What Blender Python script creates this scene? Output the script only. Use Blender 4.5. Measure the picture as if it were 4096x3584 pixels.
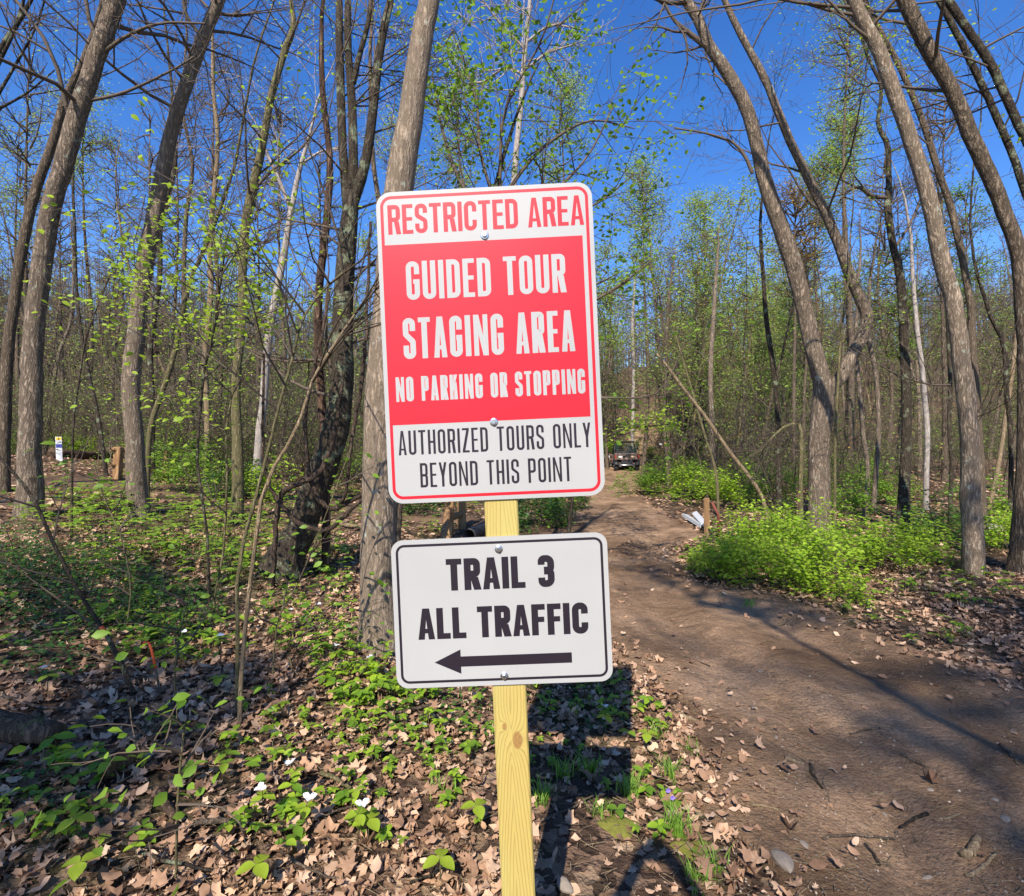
import bpy, math, random
import numpy as np
from math import pi, sin, cos, tan, radians

# ------------------------------------------------------------------ camera, sky, sun, exposure
for o in list(bpy.data.objects):
    bpy.data.objects.remove(o)
SC = bpy.context.scene
COL = SC.collection
H, F = 1.6, 1060.0                        # eye height; focal length in pixels of a 2048 wide picture
cam = bpy.data.cameras.new("camera"); cam_o = bpy.data.objects.new("camera", cam); COL.objects.link(cam_o)
cam.sensor_width = 36.0; cam.lens = 36.0 * F / 2048.0
cam.clip_start = 0.02; cam.clip_end = 2000
cam_o.location = (0, 0, H); cam_o.rotation_euler = (radians(90), 0, 0)
SC.camera = cam_o

SUN_EL, SUN_AZ = radians(44), radians(195.5)      # azimuth clockwise from +Y
SUN_DIR = np.array([sin(SUN_AZ) * cos(SUN_EL), cos(SUN_AZ) * cos(SUN_EL), sin(SUN_EL)])
W = bpy.data.worlds.new("World"); SC.world = W; W.use_nodes = True
nt = W.node_tree; nt.nodes.clear()
sky = nt.nodes.new("ShaderNodeTexSky"); sky.sky_type = 'NISHITA'; sky.sun_disc = False
sky.sun_elevation = SUN_EL; sky.sun_rotation = SUN_AZ
sky.air_density = 1.0; sky.dust_density = 0.2; sky.ozone_density = 3.0; sky.altitude = 300
bg = nt.nodes.new("ShaderNodeBackground"); bg.inputs[1].default_value = 0.085
wo = nt.nodes.new("ShaderNodeOutputWorld")
hs = nt.nodes.new("ShaderNodeHueSaturation"); hs.inputs["Saturation"].default_value = 1.3; hs.inputs["Value"].default_value = 1.6; hs.inputs["Hue"].default_value = 0.512
nt.links.new(sky.outputs[0], hs.inputs["Color"]); nt.links.new(hs.outputs[0], bg.inputs[0]); nt.links.new(bg.outputs[0], wo.inputs[0])
sun = bpy.data.lights.new("sun", 'SUN'); sun.energy = 5.0; sun.angle = radians(0.5); sun.color = (1.0, 0.92, 0.80)
sun_o = bpy.data.objects.new("sun", sun); COL.objects.link(sun_o)
from mathutils import Vector, Matrix
sun_o.rotation_euler = Vector(SUN_DIR).to_track_quat('Z', 'Y').to_euler()
sun_o.location = (-5, -20, 30)
SC.view_settings.view_transform = 'Standard'; SC.view_settings.look = 'None'
SC.view_settings.gamma = 1; SC.view_settings.use_curve_mapping = False
SC.view_settings.exposure = 0.8
SC.cycles.max_bounces = 6; SC.cycles.diffuse_bounces = 3; SC.cycles.transmission_bounces = 4
SC.cycles.use_denoising = True
try:
    SC.cycles.denoiser = 'OPENIMAGEDENOISE'
except Exception:
    pass

# ------------------------------------------------------------------ helpers
def smooth(a, b, x):
    t = np.clip((np.asarray(x, float) - a) / (b - a), 0, 1)
    return t * t * (3 - 2 * t)

def nrm(v):
    v = np.asarray(v, float)
    return v / np.maximum(np.linalg.norm(v, axis=-1, keepdims=True), 1e-9)

LY = [-12, -6, 0, 1.0, 1.9, 2.55, 3.24, 3.9, 6, 8, 10.3, 16.3, 31, 36, 45, 60, 70]
LX = [-6, -3, .1, .60, .80, .95, .96, .76, .62, .7, .85, 2.1, 5.2, 6.3, 9.3, 14.5, 18]
RY = [-12, -6, 0, 1, 2, 3.37, 4.3, 5.08, 5.6, 6.2, 7.9, 9.2, 10.5, 13.7, 19, 31, 36, 45, 60, 70]
RX = [10, 9, 6.5, 5.2, 4.1, 3.35, 3.2, 3.1, 2.75, 2.3, 2.4, 3.3, 3.7, 3.75, 4.4, 7.7, 9, 12, 17.5, 21]
def road_d(x, y):
    """distance inside the road (negative outside), roughly"""
    x = np.asarray(x, float); y = np.asarray(y, float)
    return np.minimum(x - np.interp(y, LY, LX), np.interp(y, RY, RX) - x)

TX = [-30, -16, -10, -7, -4, -1.5, .9, 1.6]
TY = [9, 10, 11, 11.4, 11.4, 10.9, 10.5, 10.4]
def trail_d(x, y):
    x = np.asarray(x, float); y = np.asarray(y, float)
    d = .75 + .15 * np.sin(x * 1.3) - np.abs(y - np.interp(x, TX, TY))
    return np.where(x > 1.6, -5, d)

def gz(x, y):
    x = np.asarray(x, float); y = np.asarray(y, float)
    u = np.clip(-x - .3, 0, 16)
    h = 0.118 * u - .0022 * u * u * (u > 0)
    h = h * smooth(-3, 4, y)
    r = road_d(x, y)
    off = 1 - smooth(-.6, .2, r)
    und = (.035 * np.sin(x * 1.7 + y * .9) + .03 * np.sin(x * .8 - y * 1.5 + 1) + .02 * np.sin(x * 3.3 + 2) * np.sin(y * 2.9))
    h = h + und * (.25 + .75 * off)
    rut = .05 * np.exp(-((r - .75) / .24) ** 2)
    h = h - rut * smooth(0.1, .5, r)
    h = h + off * .05 * smooth(2.2, 5, x)
    d = np.hypot(x, y)
    hill = np.where(d > 30, (d - 30), 0)
    h = h + np.minimum(hill * .10 + .0016 * hill ** 2 * smooth(30, 90, d), 16) * smooth(24, 46, y)
    h = h + off * smooth(8, 22, x) * smooth(5, 20, y) * 1.0
    return h

def at(px, py, d):
    return np.array([(px - 1024) / F * d, d, H + (896 - py) / F * d])

def onground(px, py):
    t = np.concatenate([np.linspace(1.0, 12, 1200), np.linspace(12, 110, 3000)])
    x = (px - 1024) / F * t; z = H + (896 - py) / F * t
    s = z - gz(x, t)
    k = np.argmax(s <= 0)
    if s[k] > 0: k = len(t) - 1
    return np.array([x[k], t[k], gz(x[k], t[k])])

def make_mesh(name, V, groups, mats=None, smooth_shade=True):
    """groups: list of (int array (M,k), material index)"""
    me = bpy.data.meshes.new(name)
    V = np.asarray(V, np.float32).reshape(-1, 3)
    groups = [(np.asarray(f, np.int32), m) for f, m in groups if len(f)]
    me.vertices.add(len(V)); me.vertices.foreach_set("co", V.ravel())
    nl = sum(f.size for f, _ in groups); nf = sum(len(f) for f, _ in groups)
    me.loops.add(nl); me.polygons.add(nf)
    me.loops.foreach_set("vertex_index", np.concatenate([f.ravel() for f, _ in groups]).astype(np.int32))
    tot = np.concatenate([np.full(len(f), f.shape[1], np.int32) for f, _ in groups])
    st = np.concatenate([[0], np.cumsum(tot)[:-1]]).astype(np.int32)
    me.polygons.foreach_set("loop_start", st)
    try:
        me.polygons.foreach_set("loop_total", tot)
    except Exception:
        pass
    me.polygons.foreach_set("material_index", np.concatenate([np.full(len(f), m, np.int32) for f, m in groups]))
    me.polygons.foreach_set("use_smooth", np.full(nf, smooth_shade, bool))
    for m in (mats or []): me.materials.append(m)
    me.update(calc_edges=True); me.validate()
    return me

class MB:
    """collects shapes, gives one mesh"""
    def __init__(s): s.V = []; s.G = {}; s.n = 0
    def add(s, V, faces, m=0):
        V = np.asarray(V, float).reshape(-1, 3)
        faces = np.asarray(faces, int)
        s.V.append(V); s.G.setdefault((faces.shape[1], m), []).append(faces + s.n); s.n += len(V)
    def tube(s, P, R, k=8, m=0, cap=True):
        P = np.asarray(P, float); R = np.broadcast_to(np.asarray(R, float), (len(P),))
        V, Q = tubes(P[None], R[None], k)
        s.add(V, Q, m)
        if cap:
            a = s.n - len(V); n = len(P)
            for c0, ring, flip in ((P[0], 0, 1), (P[-1], n - 1, 0)):
                base = s.n; s.V.append(np.array([c0])); s.n += 1
                i = np.arange(k); j = (i + 1) % k
                f = np.stack([a + ring * k + (j if flip else i), a + ring * k + (i if flip else j), np.full(k, base)], 1)
                s.G.setdefault((3, m), []).append(f)
    def box(s, lo, hi, m=0, M=None):
        x0, y0, z0 = lo; x1, y1, z1 = hi
        V = np.array([(x0,y0,z0),(x1,y0,z0),(x1,y1,z0),(x0,y1,z0),(x0,y0,z1),(x1,y0,z1),(x1,y1,z1),(x0,y1,z1)], float)
        if M is not None: V = xf(V, M)
        s.add(V, [(0,3,2,1),(4,5,6,7),(0,1,5,4),(1,2,6,5),(2,3,7,6),(3,0,4,7)], m)
    def build(s, name, mats, parent=None, smooth_shade=True, bevel=0):
        if not isinstance(mats, (list, tuple)): mats = [mats]
        g = [(np.concatenate(v), k[1]) for k, v in s.G.items()]
        me = make_mesh(name, np.concatenate(s.V), g, mats, smooth_shade)
        return link(name, me, parent, bevel)

def link(name, me, parent=None, bevel=0):
    o = bpy.data.objects.new(name, me); COL.objects.link(o)
    if parent is not None: o.parent = parent
    if bevel:
        b = o.modifiers.new("bevel", 'BEVEL'); b.width = bevel; b.segments = 2; b.limit_method = 'ANGLE'
    return o

def xf(V, M):
    M = np.array(M); V = np.asarray(V, float)
    return V @ M[:3, :3].T + M[:3, 3]

def tag(o, label=None, cat=None, group=None, kind=None):
    if label: o["label"] = label
    if cat: o["category"] = cat
    if group: o["group"] = group
    if kind: o["kind"] = kind
    return o

def empty(name, loc=(0, 0, 0), rz=0, label=None, cat=None, group=None):
    o = bpy.data.objects.new(name, None); COL.objects.link(o)
    o.location = loc; o.rotation_euler = (0, 0, rz); o.empty_display_size = .1
    return tag(o, label, cat, group)

def copy_tree(o, parent=None):
    c = o.copy(); COL.objects.link(c); c.parent = parent
    for ch in list(o.children): copy_tree(ch, c)
    return c

def tubes(P, R, k):
    """P (B,n,3), R (B,n): many tubes at once"""
    B, n, _ = P.shape
    T = np.empty_like(P)
    T[:, 1:-1] = P[:, 2:] - P[:, :-2]; T[:, 0] = P[:, 1] - P[:, 0]; T[:, -1] = P[:, -1] - P[:, -2]
    T = nrm(T)
    D = nrm(P[:, -1] - P[:, 0])
    ref = np.where(np.abs(D[:, 2:3]) > .8, np.array([[1., 0, 0]]), np.array([[0., 0, 1]]))[:, None, :]
    A = nrm(np.cross(T, np.broadcast_to(ref, T.shape))); Bv = np.cross(T, A)
    th = np.arange(k) / k * 2 * pi
    V = P[:, :, None, :] + R[:, :, None, None] * (A[:, :, None, :] * np.cos(th)[None, None, :, None] + Bv[:, :, None, :] * np.sin(th)[None, None, :, None])
    i = np.arange(k); j = (i + 1) % k
    ring = np.arange(n - 1)[:, None] * k
    q = np.stack([ring + i, ring + j, ring + k + j, ring + k + i], -1).reshape(-1, 4)
    Q = (np.arange(B)[:, None, None] * (n * k) + q[None]).reshape(-1, 4)
    return V.reshape(-1, 3), Q

def branches_to(mb, br, k_thick=6, k_thin=3, thin=.012, m=0):
    by = {}
    for P, R in br:
        by.setdefault((len(P), k_thin if R[0] < thin else k_thick), []).append((P, R))
    for (n, k), L in by.items():
        V, Q = tubes(np.array([p for p, _ in L]), np.array([r for _, r in L]), k)
        mb.add(V, Q, m)

def catmull(P, n):
    P = np.asarray(P, float)
    Q = np.vstack([2 * P[0] - P[1], P, 2 * P[-1] - P[-2]])
    seg = len(P) - 1
    t = np.linspace(0, seg, n); i = np.minimum(t.astype(int), seg - 1); u = (t - i)[:, None]
    a, b, c, d = Q[i], Q[i + 1], Q[i + 2], Q[i + 3]
    return .5 * (2 * b + (c - a) * u + (2 * a - 5 * b + 4 * c - d) * u ** 2 + (3 * b - a - 3 * c + d) * u ** 3)

# ---- leaves
OV_V = np.array([(0,0,0),(-.26,.3,.07),(0,.3,0),(.26,.3,.07),(-.25,.62,.06),(0,.62,.01),(.25,.62,.06),(0,1,-.08)], float)
OV_F3 = np.array([(0,2,1),(0,3,2),(4,5,7),(5,6,7)]); OV_F4 = np.array([(1,2,5,4),(2,3,6,5)])
_t = np.array([.14, .32, .52, .72, .88]); _w = .31 * np.sin(pi * _t ** .82) ** .85
FL_V = np.vstack([[(0, 0, 0)], *[[(-w, t + .04, .10 * w / .3 - .12 * t * t), (0, t, -.12 * t * t), (w, t + .04, .10 * w / .3 - .12 * t * t)] for t, w in zip(_t, _w)], [(0, 1.02, -.15)]])
FL_F3 = np.array([(0,2,1),(0,3,2),(13,14,16),(14,15,16)]); FL_F4 = np.array([q for k in range(4) for q in ((1+3*k,2+3*k,5+3*k,4+3*k),(2+3*k,3+3*k,6+3*k,5+3*k))])
DI_V = np.array([(0,0,0),(-.3,.45,.08),(0,1,-.04),(.3,.45,.08)], float); DI_F = np.array([(0,2,1),(0,3,2)])

def frames(D, U):
    Y = nrm(D); X = nrm(np.cross(Y, U)); Z = np.cross(X, Y)
    return np.stack([X, Y, Z], -1)

def scatter(mb, TV, TFs, pos, D, U, size, m=0):
    pos = np.asarray(pos, float)
    if len(pos) == 0: return
    M = frames(np.asarray(D, float), np.asarray(U, float))
    V = np.einsum('nij,vj->nvi', M, TV) * np.asarray(size)[:, None, None] + pos[:, None, :]
    off = np.arange(len(pos))[:, None, None] * len(TV)
    base = mb.n; mb.V.append(V.reshape(-1, 3)); mb.n += len(pos) * len(TV)
    for T in TFs:
        T = np.asarray(T)
        mb.G.setdefault((T.shape[1], m), []).append((off + T[None]).reshape(-1, T.shape[1]) + base)

def leaf_cloud(mb, rng, pos, size, m=0, fine=False, droop=.3, flat=.6):
    n = len(pos)
    if n == 0: return
    a = rng.uniform(0, 2 * pi, n)
    D = np.stack([np.cos(a), np.sin(a), rng.uniform(-droop - .3, .25, n)], 1)
    U = np.stack([rng.normal(0, .5, n), rng.normal(0, .5, n), np.full(n, flat)], 1)
    s = size * rng.uniform(.6, 1.25, n)
    if fine: scatter(mb, OV_V, (OV_F3, OV_F4), pos, D, U, s, m)
    else: scatter(mb, DI_V, (DI_F,), pos, D, U, s, m)

# ---- growing limbs
def grow(rng, p, d, L, r, lev, out, tips, wob=.18, up=.06, seg=.35, kids=(5, 4, 4), ang=(.5, 1.0), rmin=.003, ratio=(.35, .65)):
    n = int(np.clip(round(L / seg), 3, 10)) + 1
    P = np.empty((n, 3)); P[0] = p; d = np.array(d, float); st = L / (n - 1)
    for i in range(1, n):
        d = d + rng.normal(0, wob, 3); d[2] += up
        d /= math.sqrt(d @ d); P[i] = P[i - 1] + d * st
    R = np.maximum(r * (1 - np.linspace(0, .8, n)), rmin)
    out.append((P, R))
    if lev <= 0:
        for t in (.45, .75, 1.0):
            k = int(t * (n - 1)); tips.append((P[k], d))
        return
    nk = kids[min(lev, len(kids)) - 1]
    for j in range(nk):
        t = .22 + .78 * (j + rng.uniform(0, .9)) / nk
        k = min(int(t * (n - 1)), n - 2); q = P[k] + (P[k + 1] - P[k]) * (t * (n - 1) - k if t < 1 else 1)
        ax = nrm(P[k + 1] - P[k]); s = nrm(np.cross(ax, rng.normal(0, 1, 3)))
        th = rng.uniform(*ang)
        grow(rng, q, ax * math.cos(th) + s * math.sin(th), L * rng.uniform(*ratio) * (1.15 - .5 * t), max(R[k] * .6, rmin), lev - 1,
             out, tips, wob, up, seg, kids, ang, rmin, ratio)

# ------------------------------------------------------------------ materials
class NT:
    def __init__(s, name):
        s.m = bpy.data.materials.new(name); s.m.use_nodes = True; s.t = s.m.node_tree; s.t.nodes.clear()
        s.out = s.t.nodes.new("ShaderNodeOutputMaterial")
    def n(s, typ, ins=None, **kw):
        x = s.t.nodes.new("ShaderNode" + typ)
        for k, v in kw.items(): setattr(x, k, v)
        for k, v in (ins or {}).items():
            if isinstance(v, bpy.types.NodeSocket): s.t.links.new(v, x.inputs[k])
            elif v is not None: x.inputs[k].default_value = v
        return x
    def ramp(s, fac, stops, interp='LINEAR'):
        x = s.n("ValToRGB", {0: fac}); x.color_ramp.interpolation = interp
        e = x.color_ramp.elements
        while len(e) < len(stops): e.new(.5)
        for el, (p, c) in zip(e, stops):
            el.position = p; el.color = (*c, 1) if not np.isscalar(c) else (c, c, c, 1)
        return x.outputs[0]
    def mix(s, f, a, b, blend='MIX'):
        x = s.n("Mix", data_type='RGBA', blend_type=blend)
        for k, v in ((0, f), (6, a), (7, b)):
            if isinstance(v, bpy.types.NodeSocket): s.t.links.new(v, x.inputs[k])
            else: x.inputs[k].default_value = v if k == 0 else ((*v, 1) if len(v) == 3 else v)
        return x.outputs[2]
    def math(s, op, a, b=0.0, c=None):
        x = s.n("Math", {0: a, 1: b}, operation=op)
        if c is not None: x.inputs[2].default_value = c
        return x.outputs[0]
    def coords(s, scale=(1, 1, 1), kind="Object"):
        tc = s.n("TexCoord")
        return s.n("Mapping", {0: tc.outputs[kind], 3: scale}).outputs[0]
    def noise(s, vec, scale, detail=4, rough=.55, out=0, dist=0):
        return s.n("TexNoise", {"Vector": vec, "Scale": scale, "Detail": detail, "Roughness": rough, "Distortion": dist}).outputs[out]
    def princ(s, col, rough=.7, normal=None, metal=0, spec=.3, **kw):
        p = s.n("BsdfPrincipled", {"Base Color": col if isinstance(col, bpy.types.NodeSocket) else (*col, 1), "Roughness": rough, "Metallic": metal,
                                   "Specular IOR Level": spec, "Normal": normal, **kw})
        return p.outputs[0]
    def bump(s, h, strength=.5, dist=.02):
        return s.n("Bump", {"Height": h, "Strength": strength, "Distance": dist}).outputs[0]
    def done(s, shader):
        s.t.links.new(shader, s.out.inputs[0]); return s.m

def plain(name, col, rough=.6, metal=0, spec=.4, var=.12, scale=20):
    t = NT(name); v = t.coords()
    f = t.noise(v, scale, 4)
    c = t.mix(f, tuple(x * (1 - var) for x in col), tuple(min(1, x * (1 + var)) for x in col))
    return t.done(t.princ(c, rough, None, metal, spec))

def bark(name, dark, light, lichen=None, lich=.6, vs=1.0, ridge=26, strength=.8, bands=False):
    t = NT(name); v = t.coords()
    w = t.n("VectorMath", {0: v, 1: t.n("VectorMath", {0: t.n("TexNoise", {"Vector": v, "Scale": 6, "Detail": 3}).outputs[1], 1: (.06, .06, .06)}, operation='MULTIPLY').outputs[0]}, operation='ADD').outputs[0]
    st = t.n("Mapping", {0: w, 3: (1, 1, .17 * vs)}).outputs[0]
    n1 = t.noise(st, ridge * 1.5, 6, .62)
    n2 = t.math('MULTIPLY', t.math('ABSOLUTE', t.math('SUBTRACT', t.noise(st, ridge, 4, .6, dist=.4), .5)), 4.5)
    cr = t.math('MINIMUM', n2, 1.0)
    hgt = t.math('ADD', t.math('MULTIPLY', n1, .75), t.math('MULTIPLY', cr, .38))
    c = t.mix(t.ramp(hgt, [(.44, 0.0), (.74, 1.0)]), dark, light)
    big = t.noise(v, 1.7, 3)
    c = t.mix(t.ramp(big, [(.3, .35), (.65, 0.0)]), c, dark)
    rnd = t.n("ObjectInfo").outputs["Random"]
    c = t.mix(t.math('MULTIPLY', rnd, .35), c, tuple(x * .55 for x in light))
    sv = t.n('TexVoronoi', {'Vector': t.n('Mapping', {0: v, 3: (1, 1, .8)}).outputs[0], 'Scale': 2.6}).outputs[0]
    c = t.mix(t.ramp(sv, [(.07, .8), (.12, 0.0)]), c, tuple(x * .5 for x in dark))
    if lichen:
        lf = t.math('MULTIPLY', t.ramp(t.noise(v, 5.5, 6, .7), [(lich - .04, 0.0), (lich + .05, 1.0)]), .75)
        c = t.mix(lf, c, lichen)
    if bands:
        bn = t.noise(t.n("Mapping", {0: v, 3: (1.5, 1.5, 12)}).outputs[0], 3, 4, .7)
        c = t.mix(t.ramp(bn, [(.62, 0.0), (.68, .85)]), c, (.04, .035, .03))
    return t.done(t.princ(c, .88, t.bump(hgt, strength, .05), spec=.15))

def leafmat(name, a, b, trans=.4, rough=.5, c3=None):
    t = NT(name)
    r = t.n("NewGeometry").outputs["Random Per Island"]
    st = [(0.0, a), (1.0, b)] if c3 is None else [(0.0, a), (.6, b), (1.0, c3)]
    c = t.ramp(r, st)
    v = t.coords(); f = t.noise(v, 60, 2)
    c = t.mix(.25, c, t.mix(f, tuple(x * .6 for x in a), tuple(x * 1.2 for x in b)))
    p = t.princ(c, rough, spec=.35)
    tr = t.n("BsdfTranslucent", {0: t.mix(.5, c, tuple(min(1, x * 1.5) for x in b))}).outputs[0]
    x = t.n("MixShader", {0: trans, 1: p, 2: tr})
    return t.done(x.outputs[0])

BK = {
    'grey': bark("bark_grey", (.10, .076, .056), (.45, .345, .255), (.36, .40, .32), .645),
    'pale': bark("bark_pale", (.13, .098, .07), (.48, .37, .27), (.42, .45, .38), .64, ridge=34, strength=.55),
    'dark': bark("bark_dark", (.03, .023, .017), (.155, .12, .085), (.24, .27, .17), .58, strength=1),
    'mid': bark("bark_brown", (.07, .052, .037), (.31, .235, .165), (.30, .33, .22), .68),
    'tan': bark("bark_tan", (.19, .135, .08), (.46, .35, .22), None),
    'white': bark("bark_white", (.26, .22, .19), (.52, .47, .43), None, bands=True, strength=.3),
    'dead': bark("bark_peeling_red", (.05, .03, .022), (.26, .16, .11), None, ridge=20, vs=.6, strength=1),
    'bleach': bark("bleached_wood", (.30, .25, .2), (.62, .55, .48), None, ridge=30, strength=.4),
    'twig': plain("twig_bark", (.09, .066, .047), .85, var=.4, scale=6),
    'vine': bark("vine_bark", (.05, .033, .024), (.23, .16, .115), None, ridge=40, vs=.5, strength=1),
    'green': bark("bark_green_brown", (.10, .085, .04), (.30, .255, .14), (.33, .36, .2), .66),
}
M_litter = leafmat("dead_leaf", (.11, .056, .032), (.42, .25, .15), .12, .75, (.66, .47, .32))
M_leaf = leafmat("fresh_leaf", (.085, .19, .018), (.23, .37, .035), .45)
M_leaf_pale = leafmat("pale_spring_leaf", (.20, .31, .045), (.36, .46, .10), .5)
M_leaf_maple = leafmat("maple_leaf_yellow_green", (.22, .36, .02), (.38, .50, .05), .5)
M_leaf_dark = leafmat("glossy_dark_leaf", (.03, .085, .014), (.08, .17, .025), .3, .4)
M_bush = leafmat("bush_leaf", (.17, .31, .018), (.38, .52, .045), .45)
M_bud = leafmat("orange_bud", (.30, .17, .03), (.42, .28, .06), .3)
M_petal = leafmat("white_petal", (.78, .78, .76), (.85, .85, .85), .3)
M_grass = leafmat("grass_blade", (.10, .22, .02), (.22, .36, .05), .35)
M_violet = plain("violet_petal", (.22, .14, .55), .6)

def soil_mat():
    t = NT("forest_soil"); v = t.coords()
    vo = t.n("TexVoronoi", {"Vector": t.n("VectorMath", {0: v, 1: t.n("VectorMath", {0: t.noise(v, 9, 3, out=1), 1: (.12, .12, .12)}, operation='MULTIPLY').outputs[0]}, operation='ADD').outputs[0], "Scale": 17.0})
    c = t.ramp(t.n("SeparateColor", {0: vo.outputs["Color"]}).outputs[0],
               [(0.0, (.035, .023, .016)), (.35, (.08, .05, .034)), (.7, (.20, .125, .08)), (1.0, (.36, .25, .16))])
    n = t.noise(v, 1.1, 5, .6)
    c = t.mix(t.ramp(n, [(.42, 0.0), (.6, .75)]), c, (.055, .036, .025))
    gr = t.noise(v, .45, 4, .6)
    c = t.mix(t.ramp(gr, [(.52, 0.0), (.62, .4)]), c, (.06, .085, .02))
    hg = t.math('ADD', t.math('MULTIPLY', vo.outputs["Distance"], .8), t.noise(v, 40, 5))
    return t.done(t.princ(c, .95, t.bump(hg, .9, .04), spec=.1))

def road_mat(name, dark, light):
    t = NT(name); v = t.coords()
    n = t.noise(v, .9, 7, .62, dist=.6)
    fine = t.noise(v, 55, 6, .7)
    st = t.noise(t.n("Mapping", {0: v, 2: (0, 0, -.25), 3: (2.2, .5, 1)}).outputs[0], 1.3, 5, .6)
    c = t.mix(t.ramp(n, [(.32, 0.0), (.62, 1.0)]), dark, light)
    c = t.mix(t.ramp(st, [(.4, 0.0), (.62, .5)]), c, tuple(x * .6 for x in dark))
    c = t.mix(t.ramp(fine, [(.35, .5), (.6, 0.0)]), c, tuple(x * .45 for x in dark))
    vo = t.n("TexVoronoi", {"Vector": v, "Scale": 48.0, "Randomness": 1})
    peb = t.ramp(vo.outputs["Distance"], [(.22, 1.0), (.3, 0.0)])
    pick = t.ramp(t.n("SeparateColor", {0: vo.outputs["Color"]}).outputs[1], [(.78, 0.0), (.8, 1.0)])
    pc = t.ramp(t.n("SeparateColor", {0: vo.outputs["Color"]}).outputs[0], [(0.0, (.16, .13, .11)), (1.0, (.46, .38, .29))])
    c = t.mix(t.math('MULTIPLY', t.math('MULTIPLY', peb, pick), .8), c, pc)
    hg = t.math('ADD', t.math('MULTIPLY', fine, 1.0), t.math('MULTIPLY', t.math('MULTIPLY', peb, pick), .6))
    hg = t.math('ADD', hg, t.math('MULTIPLY', t.noise(v, 9, 6, .65), 2.2))
    return t.done(t.princ(c, .95, t.bump(hg, 1.0, .045), spec=.1))
M_soil = soil_mat()
M_road = road_mat("road_dirt", (.21, .128, .074), (.62, .40, .245))
M_trail = road_mat("trail_dirt", (.13, .08, .05), (.31, .20, .13))

def post_mat():
    t = NT("treated_pine"); v = t.coords()
    # two knots drag the grain sideways
    acc = None; knotmask = None
    for (kx, kz, r) in ((.017, -.492, .018), (-.018, -.452, .008), (-.03, .015, .006)):
        dv = t.n("VectorMath", {0: v, 1: (kx, -.0475, kz)}, operation='SUBTRACT').outputs[0]
        ln = t.n("VectorMath", {0: t.n("VectorMath", {0: dv, 1: (1, .3, .55)}, operation='MULTIPLY').outputs[0]}, operation='LENGTH').outputs["Value"]
        bump = t.math('DIVIDE', r * r * 1.6, t.math('ADD', t.math('MULTIPLY', ln, ln), r * r))
        acc = bump if acc is None else t.math('ADD', acc, bump)
        km = t.ramp(ln, [(max(r * .75 - .001, 0), 1.0), (r * .75 + .001, 0.0)])
        knotmask = km if knotmask is None else t.math('MAXIMUM', knotmask, km)
    sx = t.n("SeparateXYZ", {0: v})
    big = t.noise(t.n("Mapping", {0: v, 3: (5, 5, 1.1)}).outputs[0], 1.0, 2, .5)
    # cathedral grain: distance from a slanted pith
    z = sx.outputs[2]
    g = t.math('ADD', t.math('MULTIPLY', t.math('ABSOLUTE', t.math('SUBTRACT', sx.outputs[0], t.math('MULTIPLY', t.math('SUBTRACT', big, .5), .05))), 105.0), t.math('MULTIPLY', z, 7.0))
    g = t.math('ADD', g, t.math('MULTIPLY', acc, 2.6))
    g = t.math('ADD', g, t.math('MULTIPLY', t.noise(t.n("Mapping", {0: v, 3: (18, 18, 2.5)}).outputs[0], 1, 3), 2.2))
    ring = t.math('FRACT', g)
    band = t.ramp(ring, [(0.0, 0.0), (.62, .12), (.9, 1.0), (1.0, .1)])
    c = t.mix(band, (.45, .34, .10), (.29, .205, .06))
    tint = t.noise(t.n("Mapping", {0: v, 3: (3, 3, .8)}).outputs[0], 2, 3)
    c = t.mix(t.ramp(tint, [(.4, 0.0), (.65, .4)]), c, (.42, .40, .14))
    fib = t.noise(t.n("Mapping", {0: v, 3: (400, 400, 12)}).outputs[0], 1, 3)
    c = t.mix(t.ramp(fib, [(.35, .22), (.6, 0.0)]), c, (.30, .21, .07))
    c = t.mix(t.math("MULTIPLY", knotmask, .75), c, t.mix(t.noise(v, 220, 3), (.13, .055, .018), (.36, .17, .06)))
    return t.done(t.princ(c, .62, t.bump(t.math('ADD', band, fib), .25, .002), spec=.3))

def sheeting(name, col, rough=.38, spec=.35):
    t = NT(name); v = t.coords()
    n = t.noise(v, 2.6, 3); gr = t.noise(v, 900, 2)
    c = t.mix(t.ramp(n, [(.35, .0), (.7, 1.0)]), tuple(x * .93 for x in col), col)
    c = t.mix(t.ramp(gr, [(.3, .12), (.6, 0.0)]), c, tuple(x * .75 for x in col))
    return t.done(t.princ(c, rough, t.bump(gr, .04, .0005), spec=spec))
M_post = post_mat()
M_white = sheeting("white_reflective_sheeting", (.37, .367, .36))
M_red = sheeting("red_print", (.50, .011, .024))
M_black = sheeting("black_print", (.018, .013, .02))
M_zinc = plain("zinc_bolt", (.55, .56, .58), .3, 1, .5, .2, 300)
M_alu = plain("aluminium_edge", (.6, .6, .6), .4, 1)
M_cedar = bark("cedar_rail", (.22, .12, .055), (.52, .33, .17), None, ridge=22, vs=.5, strength=.5)
M_stone = plain("stone", (.20, .165, .13), .85, var=.4, scale=30)
M_moss = plain("moss", (.13, .13, .02), .95, var=.5, scale=60)
M_rotten = bark("rotten_wood", (.07, .045, .03), (.30, .20, .125), (.16, .18, .05), .66, ridge=24, vs=.5, strength=1)
M_orange = plain("orange_marking_paint", (.75, .11, .03), .6)

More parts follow.
